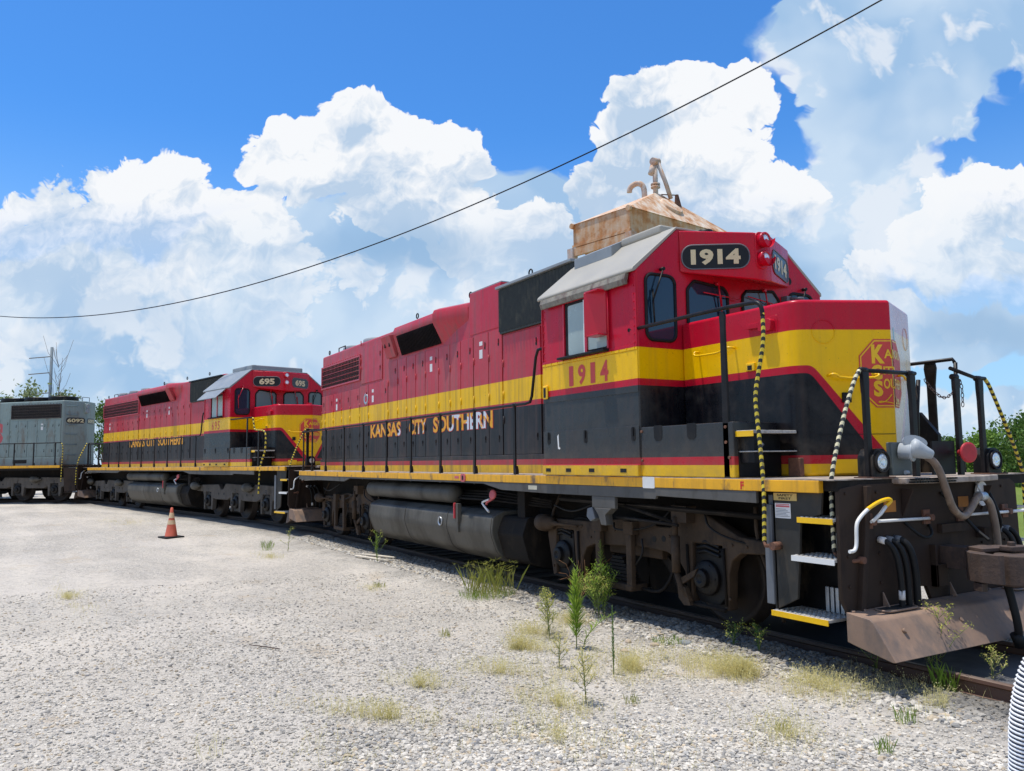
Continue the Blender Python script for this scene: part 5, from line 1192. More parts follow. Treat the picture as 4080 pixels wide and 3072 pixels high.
# loose stones: real little rocks, dense near the camera
def rocks(name, n, smp, smin, smax, label, dark=False, seed=1):
    rs = np.random.RandomState(seed)
    P = smp(rs, n); n = len(P)
    t = (1+5**.5)/2
    ico = np.array([(-1, t, 0), (1, t, 0), (-1, -t, 0), (1, -t, 0), (0, -1, t), (0, 1, t), (0, -1, -t), (0, 1, -t), (t, 0, -1), (t, 0, 1), (-t, 0, -1), (-t, 0, 1)])/1.9
    fc = np.array([(0, 11, 5), (0, 5, 1), (0, 1, 7), (0, 7, 10), (0, 10, 11), (1, 5, 9), (5, 11, 4), (11, 10, 2), (10, 7, 6), (7, 1, 8), (3, 9, 4), (3, 4, 2), (3, 2, 6), (3, 6, 8), (3, 8, 9), (4, 9, 5), (2, 4, 11), (6, 2, 10), (8, 6, 7), (9, 8, 1)])
    S = smin+(smax-smin)*rs.beta(1.4, 3.4, n)
    V = ico[None]*(1+.42*(rs.rand(n, 12, 1)-.5)) + .22*(rs.rand(n, 12, 3)-.5)
    V = V*(np.stack([.75+.6*rs.rand(n), .65+.45*rs.rand(n), .38+.35*rs.rand(n)], -1))[:, None]
    a = rs.rand(n)*6.283; tl = rs.randn(n)*.35; ca, sa = np.cos(a), np.sin(a); ct, st = np.cos(tl), np.sin(tl)
    x, y, z = V[..., 0], V[..., 1], V[..., 2]
    y, z = y*ct[:, None]-z*st[:, None], y*st[:, None]+z*ct[:, None]
    x, y = x*ca[:, None]-y*sa[:, None], x*sa[:, None]+y*ca[:, None]
    V = np.stack([x, y, z], -1)*S[:, None, None]
    g = gz(P[:, 0], P[:, 1])
    V = V+np.stack([P[:, 0], P[:, 1], g+S*(.05+.22*rs.rand(n))], -1)[:, None]
    F = (fc[None]+12*np.arange(n)[:, None, None]).reshape(-1, 3)
    me = bpy.data.meshes.new(name); fast_mesh(me, V.reshape(-1, 3), F, False)
    u = rs.rand(n); k = rs.rand(n, 1)
    base = np.where(k < .62, np.array([[.58, .53, .45]]), np.where(k < .86, np.array([[.33, .315, .29]]), np.where(k < .95, np.array([[.50, .40, .27]]), np.array([[.17, .17, .175]]))))
    base = base*(.62+.55*u[:, None])*(.80+.35*vnoise(P[:, 0], P[:, 1], .8, 12))[:, None]
    if dark: base = base*.12
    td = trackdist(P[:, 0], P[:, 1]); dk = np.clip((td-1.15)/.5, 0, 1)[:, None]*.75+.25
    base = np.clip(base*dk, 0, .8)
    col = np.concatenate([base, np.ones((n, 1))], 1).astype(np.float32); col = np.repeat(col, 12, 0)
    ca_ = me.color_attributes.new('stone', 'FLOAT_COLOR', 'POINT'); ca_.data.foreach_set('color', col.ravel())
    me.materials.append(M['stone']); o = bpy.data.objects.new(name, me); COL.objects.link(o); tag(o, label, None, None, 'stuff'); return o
def stone_mat():
    mt, N, b = principled('limestone_chips'); a = N.new('ShaderNodeAttribute', attribute_name='stone'); tc = N.new('ShaderNodeTexCoord').outputs['Object']
    c = N.mix(N.noise(tc, 60, 3, .6), a.outputs['Color'], (.42, .39, .34)); c = N.mix(.62, c, a.outputs['Color'])
    N.l.new(c, b.inputs['Base Color']); b.inputs['Roughness'].default_value = .85; b.inputs['Specular IOR Level'].default_value = .25; return mt
M['stone'] = stone_mat()
cx0, cy0 = CAMP.x, CAMP.y
AZ0 = math.pi-YAW
def smp_view(rs, n):
    r = 1.9+12.5*rs.rand(n)**1.35; az = AZ0+(rs.rand(n)-.5)*R(76)
    x = cx0+r*np.cos(az); y = cy0+r*np.sin(az)
    ok = (y < -.86)
    # compacted dusty area carries fewer loose chips
    cl_ = vnoise(x, y, .55, 5)*.6+vnoise(x, y, 1.7, 6)*.4; keep = rs.rand(n) < np.clip(1.35-np.clip((-x-.0)/7, 0, .75)-np.clip(cl_-.5, 0, 1)*1.3, .12, 1)
    ok &= keep
    return np.stack([x[ok], y[ok]], -1)
rocks('gravel', 95000, smp_view, .006, .023, 'loose crushed stone chips spread over the yard')
def smp_near(rs, n):
    r = 1.9+4.2*rs.rand(n)**.9; az = AZ0+(rs.rand(n)-.72)*R(46)
    x = cx0+r*np.cos(az); y = cy0+r*np.sin(az); ok = (y < -.86); return np.stack([x[ok], y[ok]], -1)
rocks('gravel', 34000, smp_near, .008, .031, 'coarser grey stone in the foreground', seed=3)
def smp_sh(rs, n):
    x = -14+17*rs.rand(n); y = -.87-.9*rs.rand(n)**1.4; return np.stack([x, y], -1)
rocks('gravel', 16000, smp_sh, .014, .046, 'ballast stones heaped along the near rail', seed=4)
def smp_far(rs, n):
    x = 1+7*rs.rand(n); y = .85+5*rs.rand(n)**1.3; return np.stack([x, y], -1)
rocks('gravel', 9000, smp_far, .012, .04, 'pale stones beyond the far rail', seed=5)

# rails and track pan
def sweep_rail(off, name, label):
    prof = [(-.036, 0), (-.037, -.028), (-.009, -.045), (-.009, -.125), (-.06, -.15), (.06, -.15), (.009, -.125), (.009, -.045), (.037, -.028), (.036, 0), (.02, .006), (-.02, .006)]
    P = TP; rings = []
    for i in range(len(P)):
        t = P[min(i+1, len(P)-1)]-P[max(i-1, 0)]; t = t/np.hypot(*t); nrm = np.array([-t[1], t[0]])
        z = float(railz(P[i][0])); rings.append([(P[i][0]+nrm[0]*(off+q), P[i][1]+nrm[1]*(off+q), z+h) for q, h in prof])
    b = MB(); b.loft(rings); o = b.build(name, M['railm'], None); tag(o, label, 'rail', 'rails of the track'); return o
def rail_mat():
    mt, N, b = principled('rusty_rail'); tc = N.new('ShaderNodeTexCoord').outputs['Object']; geo = N.new('ShaderNodeNewGeometry'); nz = N.xyz(geo.outputs['Normal'])[2]
    top = N.math('GREATER_THAN', nz, .93); rust_shade = N.mix(N.noise(tc, 6, 5, .6), (.085, .040, .025), (.18, .09, .055)); rust_shade = N.mix(N.mr(N.xyz(tc)[0], 1.2, 2.6, .8, 0), rust_shade, (.02, .013, .01))  # rust, with the engine's shade painted in as a darker tone
    c = N.mix(N.math('MULTIPLY', top, N.mr(N.noise(tc, 3, 3), .35, .6, .3, .9)), rust_shade, (.20, .15, .12)); N.l.new(c, b.inputs['Base Color']); b.inputs['Roughness'].default_value = .55
    N.put(b.inputs['Metallic'], N.math('MULTIPLY', top, .4)); return mt
M['railm'] = rail_mat()
sweep_rail(.755, 'rail', 'rusty rail on the near side of the track, ending at the lower right') if False else None
sweep_rail(-.755, 'rail', 'far rail of the track, glimpsed beyond the snow plow at the right edge')
sweep_rail(.755, 'rail', 'near rail of the track, brown and running to the lower right corner')
def pan_mat():
    mt, N, b = principled('grey_track_pan'); tc = N.new('ShaderNodeTexCoord').outputs['Object']; X = N.xyz(tc); n = N.noise(tc, 3, 5, .6)
    oil_shade = N.mr(N.math('ADD', X[0], N.math('MULTIPLY', n, 1.0)), 2.2, 3.0, 1, 0)      # oily dirt plus shade under the engine, both painted into the colour
    c = N.mix(N.math('MULTIPLY', oil_shade, .9), N.mix(n, (.09, .09, .095), (.125, .12, .12)), (.014, .012, .011)); N.l.new(c, b.inputs['Base Color']); b.inputs['Roughness'].default_value = .85; b.inputs['Specular IOR Level'].default_value = .2; return mt
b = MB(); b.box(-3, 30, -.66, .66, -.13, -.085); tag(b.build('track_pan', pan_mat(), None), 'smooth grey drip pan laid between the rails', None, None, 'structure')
b = MB()
for k in range(24):
    x = -3.4-.55*k; b.box(x-.11, x+.11, -1.25, 1.25, -.30, -.132)
tag(b.build('sleepers', mat('tie_wood', (.05, .04, .03), .9), None), 'dark wooden ties under the locomotives', None, None, 'structure')
o = [q for q in bpy.data.objects if q.name == 'sleepers'][0]; o['kind'] = 'structure'
# road strip in the far field
b = MB(); b.box(-60, 200, 40, 44, -.31, -.28); tag(b.build('road', mat('far_asphalt', (.05, .055, .07), .8), None), 'dark road crossing behind the grass field', None, None, 'structure')

# ================================================================ plants
def leaf_mat(name, a, b_, tr=.35):
    mt, N, b = principled(name); tc = N.new('ShaderNodeTexCoord').outputs['Object']; oi = N.new('ShaderNodeAttribute', attribute_name='tint')
    c = N.mix(N.mr(N.noise(tc, 5, 3), .3, .7), a, b_); c = N.mix(N.math('MULTIPLY', oi.outputs['Fac'], .5), c, [min(1, q*1.9) for q in b_])
    N.l.new(c, b.inputs['Base Color']); b.inputs['Roughness'].default_value = .6; b.inputs['Specular IOR Level'].default_value = .25
    t = N.new('ShaderNodeBsdfTranslucent'); N.l.new(c, t.inputs[0]); mx = N.new('ShaderNodeMixShader'); mx.inputs[0].default_value = tr
    out = mt.node_tree.nodes['Material Output']; N.l.new(b.outputs[0], mx.inputs[1]); N.l.new(t.outputs[0], mx.inputs[2]); N.l.new(mx.outputs[0], out.inputs[0]); return mt
M['leaf'] = leaf_mat('fresh_green_leaf', (.17, .30, .03), (.34, .46, .06)); M['leaf_y'] = leaf_mat('yellow_green_leaf', (.30, .34, .06), (.50, .47, .12))
M['leaf_d'] = leaf_mat('deep_green_leaf', (.07, .15, .03), (.14, .24, .05)); M['dry'] = leaf_mat('dry_grass', (.56, .50, .20), (.74, .67, .34), .5)
M['drybrown'] = leaf_mat('brown_dead_stem', (.22, .10, .05), (.34, .18, .09), .1); M['stem'] = leaf_mat('green_stem', (.14, .20, .05), (.22, .26, .08), .1)
M['tree1'] = leaf_mat('tree_leaf', (.035, .075, .016), (.10, .17, .035)); M['tree2'] = leaf_mat('bright_tree_leaf', (.08, .16, .025), (.17, .27, .045)); M['tree3'] = leaf_mat('grey_green_leaf', (.11, .15, .06), (.22, .26, .12))
M['bark'] = mat('bark', (.13, .10, .075), .9, var=.3, scale=6, bump=.5)
rnd = random.Random(11)
def leafq(mb, p, d, L, w, mi=0, bend=.2):
    d = Vector(d).normalized(); s = d.cross(Vector((rnd.uniform(-.4, .4), rnd.uniform(-.4, .4), 1)))
    if s.length < 1e-3: s = Vector((1, 0, 0))
    s = s.normalized()*w/2; p = Vector(p); q = p+d*L*.5+Vector((0, 0, bend*L*.12)); e = p+d*L-Vector((0, 0, bend*L*.3))
    mb.add([p-s*.25, p+s*.25, q+s, e, q-s], [(0, 1, 2, 3, 4)], mi)
def gzf(x, y): return float(gz(np.array([x]), np.array([y]))[0])
def plant_root(name, x, y, label, cat='weed', group=None):
    return empty(name, (x, y, gzf(x, y)-.005), rnd.uniform(0, 6), label, cat, group)
def fern_weed(x, y, h, label, lm='leaf', n=60, ll=.13, lean=(0, 0), group=None, up=.9):
    r = plant_root('tall_weed', x, y, label, 'weed', group); r.rotation_euler.z = 0
    pts = [(lean[0]*t*t*h, lean[1]*t*t*h, h*t) for t in [k/8 for k in range(9)]]
    b = MB(); b.tube(pts, lambda t: .006*(1-t*.75)*max(1, h), 6); b.build('stem', M['stem'], r)
    b = MB()
    for k in range(n):
        t = .12+.86*(k+rnd.random())/n; i = min(7, int(t*8)); p = Vector(pts[i]).lerp(Vector(pts[i+1]), t*8-i)
        a = k*2.4+rnd.uniform(-.3, .3); L = ll*(.5+.9*math.sin(math.pi*min(1, t*.9+.12)))*rnd.uniform(.7, 1.1); leafq(b, p, (math.cos(a), math.sin(a), up+rnd.uniform(-.2, .3)), L, L*.07+.004)
    b.build('leaves', M[lm], r); return r
def branchy(x, y, h, label, lm='leaf_y', nb=8, flowers=True, spread=.35, name='flowering_weed', group=None, fm='leaf_y'):
    r = plant_root(name, x, y, label, 'weed', group)
    st = MB(); lf = MB(); fl = MB()
    base = [(0, 0, 0), (rnd.uniform(-.03, .03), rnd.uniform(-.03, .03), h*.5), (rnd.uniform(-.05, .05), rnd.uniform(-.05, .05), h)]
    st.tube(base, lambda t: .006*(1-t*.6), 5)
    for k in range(nb):
        t = .25+.7*k/nb; p = Vector(base[0]).lerp(Vector(base[2]), t); a = k*2.4+rnd.uniform(-.4, .4); L = spread*h*(1.15-t)*rnd.uniform(.7, 1.2)+.05
        d = Vector((math.cos(a), math.sin(a), rnd.uniform(.6, 1.3))).normalized(); e = p+d*L
        st.tube([p, p+d*L*.5+Vector((0, 0, -.01)), e], .0028, 4)
        for j in range(7): q = p.lerp(e, .2+.8*rnd.random()); leafq(lf, q, (rnd.uniform(-1, 1), rnd.uniform(-1, 1), rnd.uniform(0, 1)), rnd.uniform(.02, .05), .010)
        if flowers:
            for j in range(16):
                q = e+Vector((rnd.gauss(0, .022), rnd.gauss(0, .022), rnd.gauss(0, .022))); leafq(fl, q, (rnd.uniform(-1, 1), rnd.uniform(-1, 1), rnd.uniform(-.3, 1)), .018, .012)
    for j in range(24): q = Vector(base[0]).lerp(Vector(base[2]), rnd.uniform(.05, .9)); leafq(lf, q, (rnd.uniform(-1, 1), rnd.uniform(-1, 1), rnd.uniform(.1, 1)), rnd.uniform(.03, .08), .010)
    st.build('stem', M['stem'], r); lf.build('leaves', M[lm], r)
    if flowers: fl.build('flower_heads', M[fm], r)
    return r
def tuft(x, y, rad, h, n, label, lm='dry', name='grass_tuft', extra=None, group=None):
    r = plant_root(name, x, y, label, 'grass tuft', group); r.rotation_euler.z = 0
    b = MB()
    for k in range(n):
        a = rnd.uniform(0, 6.28); q = rad*math.sqrt(rnd.random()); px_, py_ = q*math.cos(a), q*math.sin(a); b2 = rnd.uniform(0, 6.28); o = rnd.uniform(.1, .8); hh = h*rnd.uniform(.5, 1.1)
        p = Vector((px_, py_, 0)); e = p+Vector((math.cos(b2)*o*hh*.7, math.sin(b2)*o*hh*.7, hh)); mdl = p.lerp(e, .55)+Vector((0, 0, .12*hh)); s = Vector((-math.sin(b2), math.cos(b2), 0))*.0016
        b.add([p-s, p+s, mdl+s, e, mdl-s], [(0, 1, 2, 3, 4)])
        if extra and rnd.random() < .5:
            for j in range(3): aa = rnd.uniform(0, 6.28); leafq(b, e, (math.cos(aa), math.sin(aa), rnd.uniform(.2, 1)), rnd.uniform(.04, .10), .004)
    b.build('blades', M[lm], r); return r
fern_weed(-.50, -2.55, .80, 'tallest feathery green weed in front of the middle of the truck', 'leaf', 230, .12, up=1.1)
fern_weed(-.42, -2.52, .42, 'low green weed shoot leaning right beside the tall feathery weed', 'leaf', 40, .08, (.9, .35))
fern_weed(.46, -2.82, .62, 'single slender dark green stalk standing alone on the gravel', 'leaf_d', 150, .035, up=2.2)
branchy(-1.0, -2.55, .52, 'pale seeding weed just left of the feathery green weed', 'leaf_y', 16, True, .22, group=None)
branchy(-1.2, -2.45, .46, 'thin pale weed behind the seeding one, leftmost of that clump', 'leaf_y', 12, True, .18)
branchy(-1.50, -1.52, .46, 'low yellow green bush at the foot of the upright weed by the rail', 'leaf', 34, True, .7, fm='leaf_y')
r = branchy(-1.62, -1.42, .62, 'bushy bright green weed beside the rail under the truck', 'leaf', 30, True, .48, fm='leaf')
fern_weed(-1.60, -1.38, .92, 'upright bright green weed reaching up against the truck frame', 'leaf', 90, .075, (-.03, 0)); fern_weed(-1.55, -1.40, .58, 'green weed branch arching right in front of the truck', 'leaf', 60, .06, (.45, .05)); fern_weed(-1.70, -1.42, .66, 'green weed branch arching left in front of the truck', 'leaf', 60, .06, (-.7, -.1))
b = MB(); rt_ = plant_root('dead_weed', -1.95, -1.5, 'tangled dry brown weed between the green weeds by the truck')
for k in range(16):
    a = rnd.uniform(0, 6.28); b.tube([(0, 0, 0), (.08*math.cos(a), .08*math.sin(a), .3), (.22*math.cos(a)+.1, .22*math.sin(a), .35+rnd.uniform(0, .3)), (.34*math.cos(a)+.1, .3*math.sin(a), .45+rnd.uniform(-.15, .25))], .0035, 4, smooth_path=1)
b.build('stem', M['drybrown'], rt_)
tuft(-3.68, -1.78, .36, .44, 150, 'spiky green and straw crabgrass clump by the fuel tank', 'leaf_y', extra=True)
tuft(-3.68, -1.85, .40, .10, 420, 'low green grass at the foot of the crabgrass clump', 'leaf', name='low_grass')
branchy(-8.15, -1.75, .62, 'pale flowered weed near the rear truck, with three heads', 'leaf', 5, True, .5); fern_weed(-8.6, -1.6, .5, 'upright bright green weed left of the pale flowered one', 'leaf', 80, .05)
branchy(-11.3, -2.6, .55, 'small yellow topped weed left of the coupling', 'leaf_y', 5, True, .3); tuft(-11.9, -2.9, .12, .16, 50, 'tiny green sprig nearest the coupling', 'leaf', name='low_sprig'); tuft(-12.6, -2.75, .15, .18, 60, 'tiny green sprig left of the yellow topped weed', 'leaf', name='low_sprig')
branchy(2.22, -.72, .66, 'yellow flowered weed growing against the near rail below the plow', 'leaf_y', 14, True, .55); tuft(2.36, -.88, .10, .22, 60, 'bright green grass at the foot of the flowered weed by the rail', 'leaf', name='low_grass')
branchy(1.75, -.9, .30, 'small grey green weed at the rail left of the flowered one', 'leaf_d', 8, True, .5); branchy(2.0, -.5, .36, 'wispy seed weed between the rails left of the flowered weed', 'dry', 9, True, .4); branchy(2.45, -.35, .30, 'wispy seed weed between the rails right of the flowered weed', 'dry', 8, True, .4)
branchy(.75, -1.28, .24, 'dark low weed in the shade edge below the step', 'leaf_d', 7, True, .5); branchy(.45, -1.3, .22, 'second low weed in the shade edge, by the wheel', 'leaf_d', 7, True, .5)
tuft(-.05, -1.72, .16, .08, 160, 'low bright green patch beside a square grey stone', 'leaf', name='low_grass')
branchy(.99, -3.51, .42, 'thin pale weed in the foreground gravel', 'dry', 12, True, .25, fm='dry'); branchy(.0, -3.1, .30, 'brownish low weed in the foreground, left of the tall weeds', 'dry', 8, True, .35, fm='dry')
for (x, y, s, h, n, lm, lb) in ((2.72, -1.95, .07, .13, 40, 'leaf', 'green tuft in the gravel at the lower right'), (2.95, -2.55, .06, .12, 34, 'leaf', 'green tuft nearest the lower right corner'), (2.3, -2.75, .05, .09, 30, 'leaf_y', 'small yellow tuft in the coarse gravel'), (1.2, -3.2, .06, .09, 30, 'leaf_y', 'small yellow tuft at the foot of the pale weed'), (-1.8, -3.4, .08, .10, 40, 'leaf_y', 'isolated little tuft on the open gravel'), (-5.6, -2.7, .10, .10, 60, 'leaf_y', 'small tuft on the gravel near the fuel tank')):
    tuft(x, y, s, h, n, lb, lm)
# wispy dry grass: too fine to count
def wisps(name, n, patches, label, lm, h0, h1, seed):
    rs = np.random.RandomState(seed); xs = []; 
    w = np.array([p[4] for p in patches]); w = w/w.sum(); ch = rs.choice(len(patches), n, p=w)
    P = np.array(patches)[ch]; a = rs.rand(n)*6.283; q = np.abs(rs.randn(n))*.66*(.75+.5*vnoise(np.cos(a)*2+P[:, 0]*3, np.sin(a)*2+P[:, 1], 1.3, 4)); th = P[:, 5] if P.shape[1] > 5 else 0*a
    lx = P[:, 2]*q*np.cos(a); ly = P[:, 3]*q*np.sin(a); x = P[:, 0]+lx*np.cos(th)-ly*np.sin(th); y = P[:, 1]+lx*np.sin(th)+ly*np.cos(th)
    k = (vnoise(x, y, 2.2, 8)*.55+vnoise(x, y, 7.0, 9)*.45) > .47+.12*(rs.rand(n)-.5); x, y = x[k], y[k]; n = len(x); z = gz(x, y)
    b2 = rs.rand(n)*6.283; hh = (h0+(h1-h0)*rs.rand(n)); o = .15+.9*rs.rand(n)
    p = np.stack([x, y, z], -1); e = p+np.stack([np.cos(b2)*o*hh, np.sin(b2)*o*hh, hh], -1); m_ = p*.45+e*.55; m_[:, 2] += .12*hh
    s = np.stack([-np.sin(b2), np.cos(b2), 0*b2], -1)*.0010
    V = np.stack([p-s, p+s, m_+s, m_-s, e+s*.6, e-s*.6], 1).reshape(-1, 3); i = 6*np.arange(n)[:, None]
    F = np.concatenate([i+np.array([[0, 1, 2, 3]]), i+np.array([[3, 2, 4, 5]])], 0)
    # seed specks round the tips
    m3 = 3; c = np.repeat(e, m3, 0)+rs.randn(n*m3, 3)*.014; d1 = rs.randn(n*m3, 3)*.0032; d2 = rs.randn(n*m3, 3)*.0024
    V2 = np.stack([c-d1, c+d2, c+d1, c-d2], 1).reshape(-1, 3); F2 = (4*np.arange(n*m3)[:, None]+np.arange(4)[None])+len(V)
    me = bpy.data.meshes.new(name); fast_mesh(me, np.concatenate([V, V2]), np.concatenate([F, F2]), False); me.materials.append(M[lm]); o_ = bpy.data.objects.new(name, me); COL.objects.link(o_); tag(o_, label, None, None, 'stuff')
wisps('dry_grass', 15000, [(1.2, -1.95, 1.0, .34, 4.2, .4), (1.8, -1.85, .5, .30, 1.2, .3), (2.56, -1.25, .34, .42, 2.2, .3), (.45, -2.6, .6, .4, 1.7, .4), (.65, -3.2, .45, .3, .9, .4), (-.84, -3.04, .45, .2, 1.1, .6), (-1.28, -2.55, .4, .2, .9, .5), (-.15, -3.65, .5, .22, .5, .6), (-.15, -4.45, .45, .14, .5, .7), (.5, -5.0, .75, .13, .9, .7), (.95, -3.75, .6, .3, .7, .4), (-1.46, -1.95, .4, .2, .6, .3), (2.4, -2.8, .4, .4, .4, 0), (1.1, -5.6, .3, .15, .3, .5), (.74, -6.2, .25, .12, .2, .5), (1.6, -4.2, 1.2, 1.0, .8, .5)], 'wispy straw coloured grass spreading over the gravel', 'dry', .03, .15, 21)
wisps('dry_grass', 2600, [(-21.5, -5.0, 1.3, .5, 1, .2), (-7.2, -6.9, 1.3, .22, 1, .1), (-10.5, -3.2, .5, .25, .6, 0), (-5.5, -2.9, .4, .2, .3, 0)], 'thin yellow grass patches in the far gravel', 'dry', .03, .09, 22)
wisps('dry_grass', 5000, [(4.2, 1.9, 2.2, .6, 1, .1), (6, 2.6, 2, .6, 1, 0)], 'tall dry grass beyond the far rail', 'dry', .10, .34, 23)

# ---- trees
def tree(x, y, z, h, w, label, lm, n=2600, trunk=True, seed=1, base=.25, name='tree', group=None, ls=.20, open_=0.):
    q = random.Random(seed); r = empty(name, (x, y, z), 0, label, 'tree', group)
    t = MB(); t.tube([(0, 0, 0), (q.uniform(-.1, .1), q.uniform(-.1, .1), h*.4), (q.uniform(-.3, .3), q.uniform(-.3, .3), h*.8)], lambda k: .045*h*(1-.7*k)*.5, 7)
    cl_ = []
    for k in range(int(13+w*2)):
        a = q.uniform(0, 6.28); rr = w/2*math.sqrt(q.random())*.85; zz = h*(base+(.95-base)*q.random()**.8); rr *= (1-max(0, (zz/h-.6))*1.6)
        c = Vector((rr*math.cos(a), rr*math.sin(a), zz)); cl_.append((c, q.uniform(.12, .24)*min(w, h)))
        t.tube([(0, 0, h*.25*q.random()+.1*h), c*.5+Vector((0, 0, h*.12)), c], lambda k: .014*h*(1-.8*k)*.5, 5)
    t.build('trunk', M['bark'], r)
    rs = np.random.RandomState(seed); C = np.array([c[:] for c, _ in cl_]); S = np.array([s for _, s in cl_]); ch = rs.choice(len(C), n, p=S/S.sum())
    d = rs.randn(n, 3); d /= np.linalg.norm(d, axis=1)[:, None]; rad = S[ch]*(.55+.55*rs.rand(n))*(1+.25*rs.randn(n)*(1+open_)); P = C[ch]+d*rad[:, None]*np.array([1, 1, .8]); P[:, 2] = np.maximum(P[:, 2], .1)
    u = rs.randn(n, 3); u /= np.linalg.norm(u, axis=1)[:, None]; v = np.cross(u, rs.randn(n, 3)); v /= np.linalg.norm(v, axis=1)[:, None]; L = ls*(.5+.8*rs.rand(n))[:, None]
    V = np.stack([P-u*L*.5, P+v*L*.28, P+u*L*.5, P-v*L*.28], 1).reshape(-1, 3); F = 4*np.arange(n)[:, None]+np.arange(4)[None]
    me = bpy.data.meshes.new('crown'); fast_mesh(me, V, F, False); a_ = me.attributes.new('tint', 'FLOAT', 'POINT'); a_.data.foreach_set('value', np.repeat(np.clip(rs.rand(len(S))[ch]*.5+rs.rand(n)*.3, 0, 1), 4).astype(np.float32)); me.materials.append(M[lm]); o = bpy.data.objects.new('crown', me); COL.objects.link(o); o.parent = r
    return r
def polar(az, d): a = R(az); return CAMP.x+d*math.cos(a), CAMP.y+d*math.sin(a)
TG = 'trees along the far edge of the grass field'
k = 0
for az, d, h, w, lm, lb in ((121.6, 64, 3.6, 4.2, 'tree1', 'dark round bush, leftmost beyond the field, seen through the end railing'), (119.9, 66, 3.2, 4.0, 'tree2', 'low bright green bush between the railing posts'), (118.7, 62, 3.5, 4.4, 'tree2', 'yellow green bush behind the right ditch light'), (117.5, 64, 4.4, 4.6, 'tree1', 'dark tree right of the yellow green bush'), (116.2, 60, 5.0, 5.0, 'tree1', 'tallest dark tree at the right edge'), (114.0, 62, 5.2, 5.5, 'tree2', 'bright tree just outside the right edge'),
                             (123.6, 66, 3.4, 4.5, 'tree1', 'dark bush hidden partly by the nose'), (126, 66, 3.6, 5, 'tree2', 'bush behind the nose'), (112, 64, 5.5, 6, 'tree1', 'large dark tree beyond the right edge')):
    k += 1; x, y = polar(az, d); tree(x, y, -.35, h, w, lb, lm, 3800, seed=k, group=TG, ls=.26, base=.05)
x, y = polar(181.9, 52); tree(x, y, 0, 5.6, 3.0, 'pale green tree at the left edge behind the grey locomotive', 'tree3', 2600, seed=31, ls=.26, open_=1.2)
x, y = polar(180.6, 56); tree(x, y, 0, 6.9, 3.2, 'taller pale green tree right of the one at the left edge', 'tree3', 1500, seed=32, ls=.24, open_=1.2)
x, y = polar(178.5, 60); tree(x, y, 0, 6.9, 3.0, 'small round tree behind the end of the grey locomotive', 'tree3', 1600, seed=33, ls=.24, open_=.6)
x, y = polar(176.3, 60); tree(x, y, 0, 6.2, 3.0, 'dark tree showing in the gap between the grey and middle locomotives', 'tree1', 1600, seed=34)
b = MB(); x, y = polar(179.1, 58); r = empty('bare_tree', (x, y, 0), 0, 'thin leafless tree beside the utility pole', 'tree')
q = random.Random(5)
b.tube([(0, 0, 0), (.2, 0, 5.5), (.5, .2, 8.6)], lambda t: .06*(1-.85*t), 6)
for j in range(26):
    zz = q.uniform(4.5, 8.2); a = q.uniform(0, 6.28); L = q.uniform(.5, 1.6); b.tube([(.05*zz, 0, zz), (.05*zz+L*.4*math.cos(a), L*.4*math.sin(a), zz+L*.6), (.05*zz+L*.6*math.cos(a), L*.6*math.sin(a), zz+L*1.3)], .012, 4)
b.build('trunk', M['bark'], r)
# utility pole
x, y = polar(179.5, 68); r = empty('utility_pole', (x, y, 0), R(-10), 'slim grey utility pole with three short crossarms at the far left', 'utility pole')
b = MB(); b.tube([(0, 0, 0), (0, 0, 10.6)], lambda t: .15-.05*t, 10); b.build('pole', mat('pole_grey', (.12, .16, .19), .7), r)
b = MB()
for z, L in ((9.9, 1.5), (8.7, 1.5), (7.2, 1.5)): b.tube([(0, 0, z), (-.3, -L, z-.15)], .035, 6)
b.build('crossarm', M['bark'], r)
# overhead wire
A_ = Vector((-8.7+CAMP.x, 13.4+CAMP.y, 10.37)); B_ = Vector((-39+CAMP.x, -1.56+CAMP.y, 8.03))
b = MB(); pts = []
for j in range(61):
    t = -.45+1.65*j/60; p = A_.lerp(B_, t); p.z -= 4*1.86*t*(1-t); pts.append(p)
b.tube(pts, .016, 6); tag(b.build('overhead_wire', M['blk'], None), 'black sagging cable crossing the sky above the locomotives', 'cable')

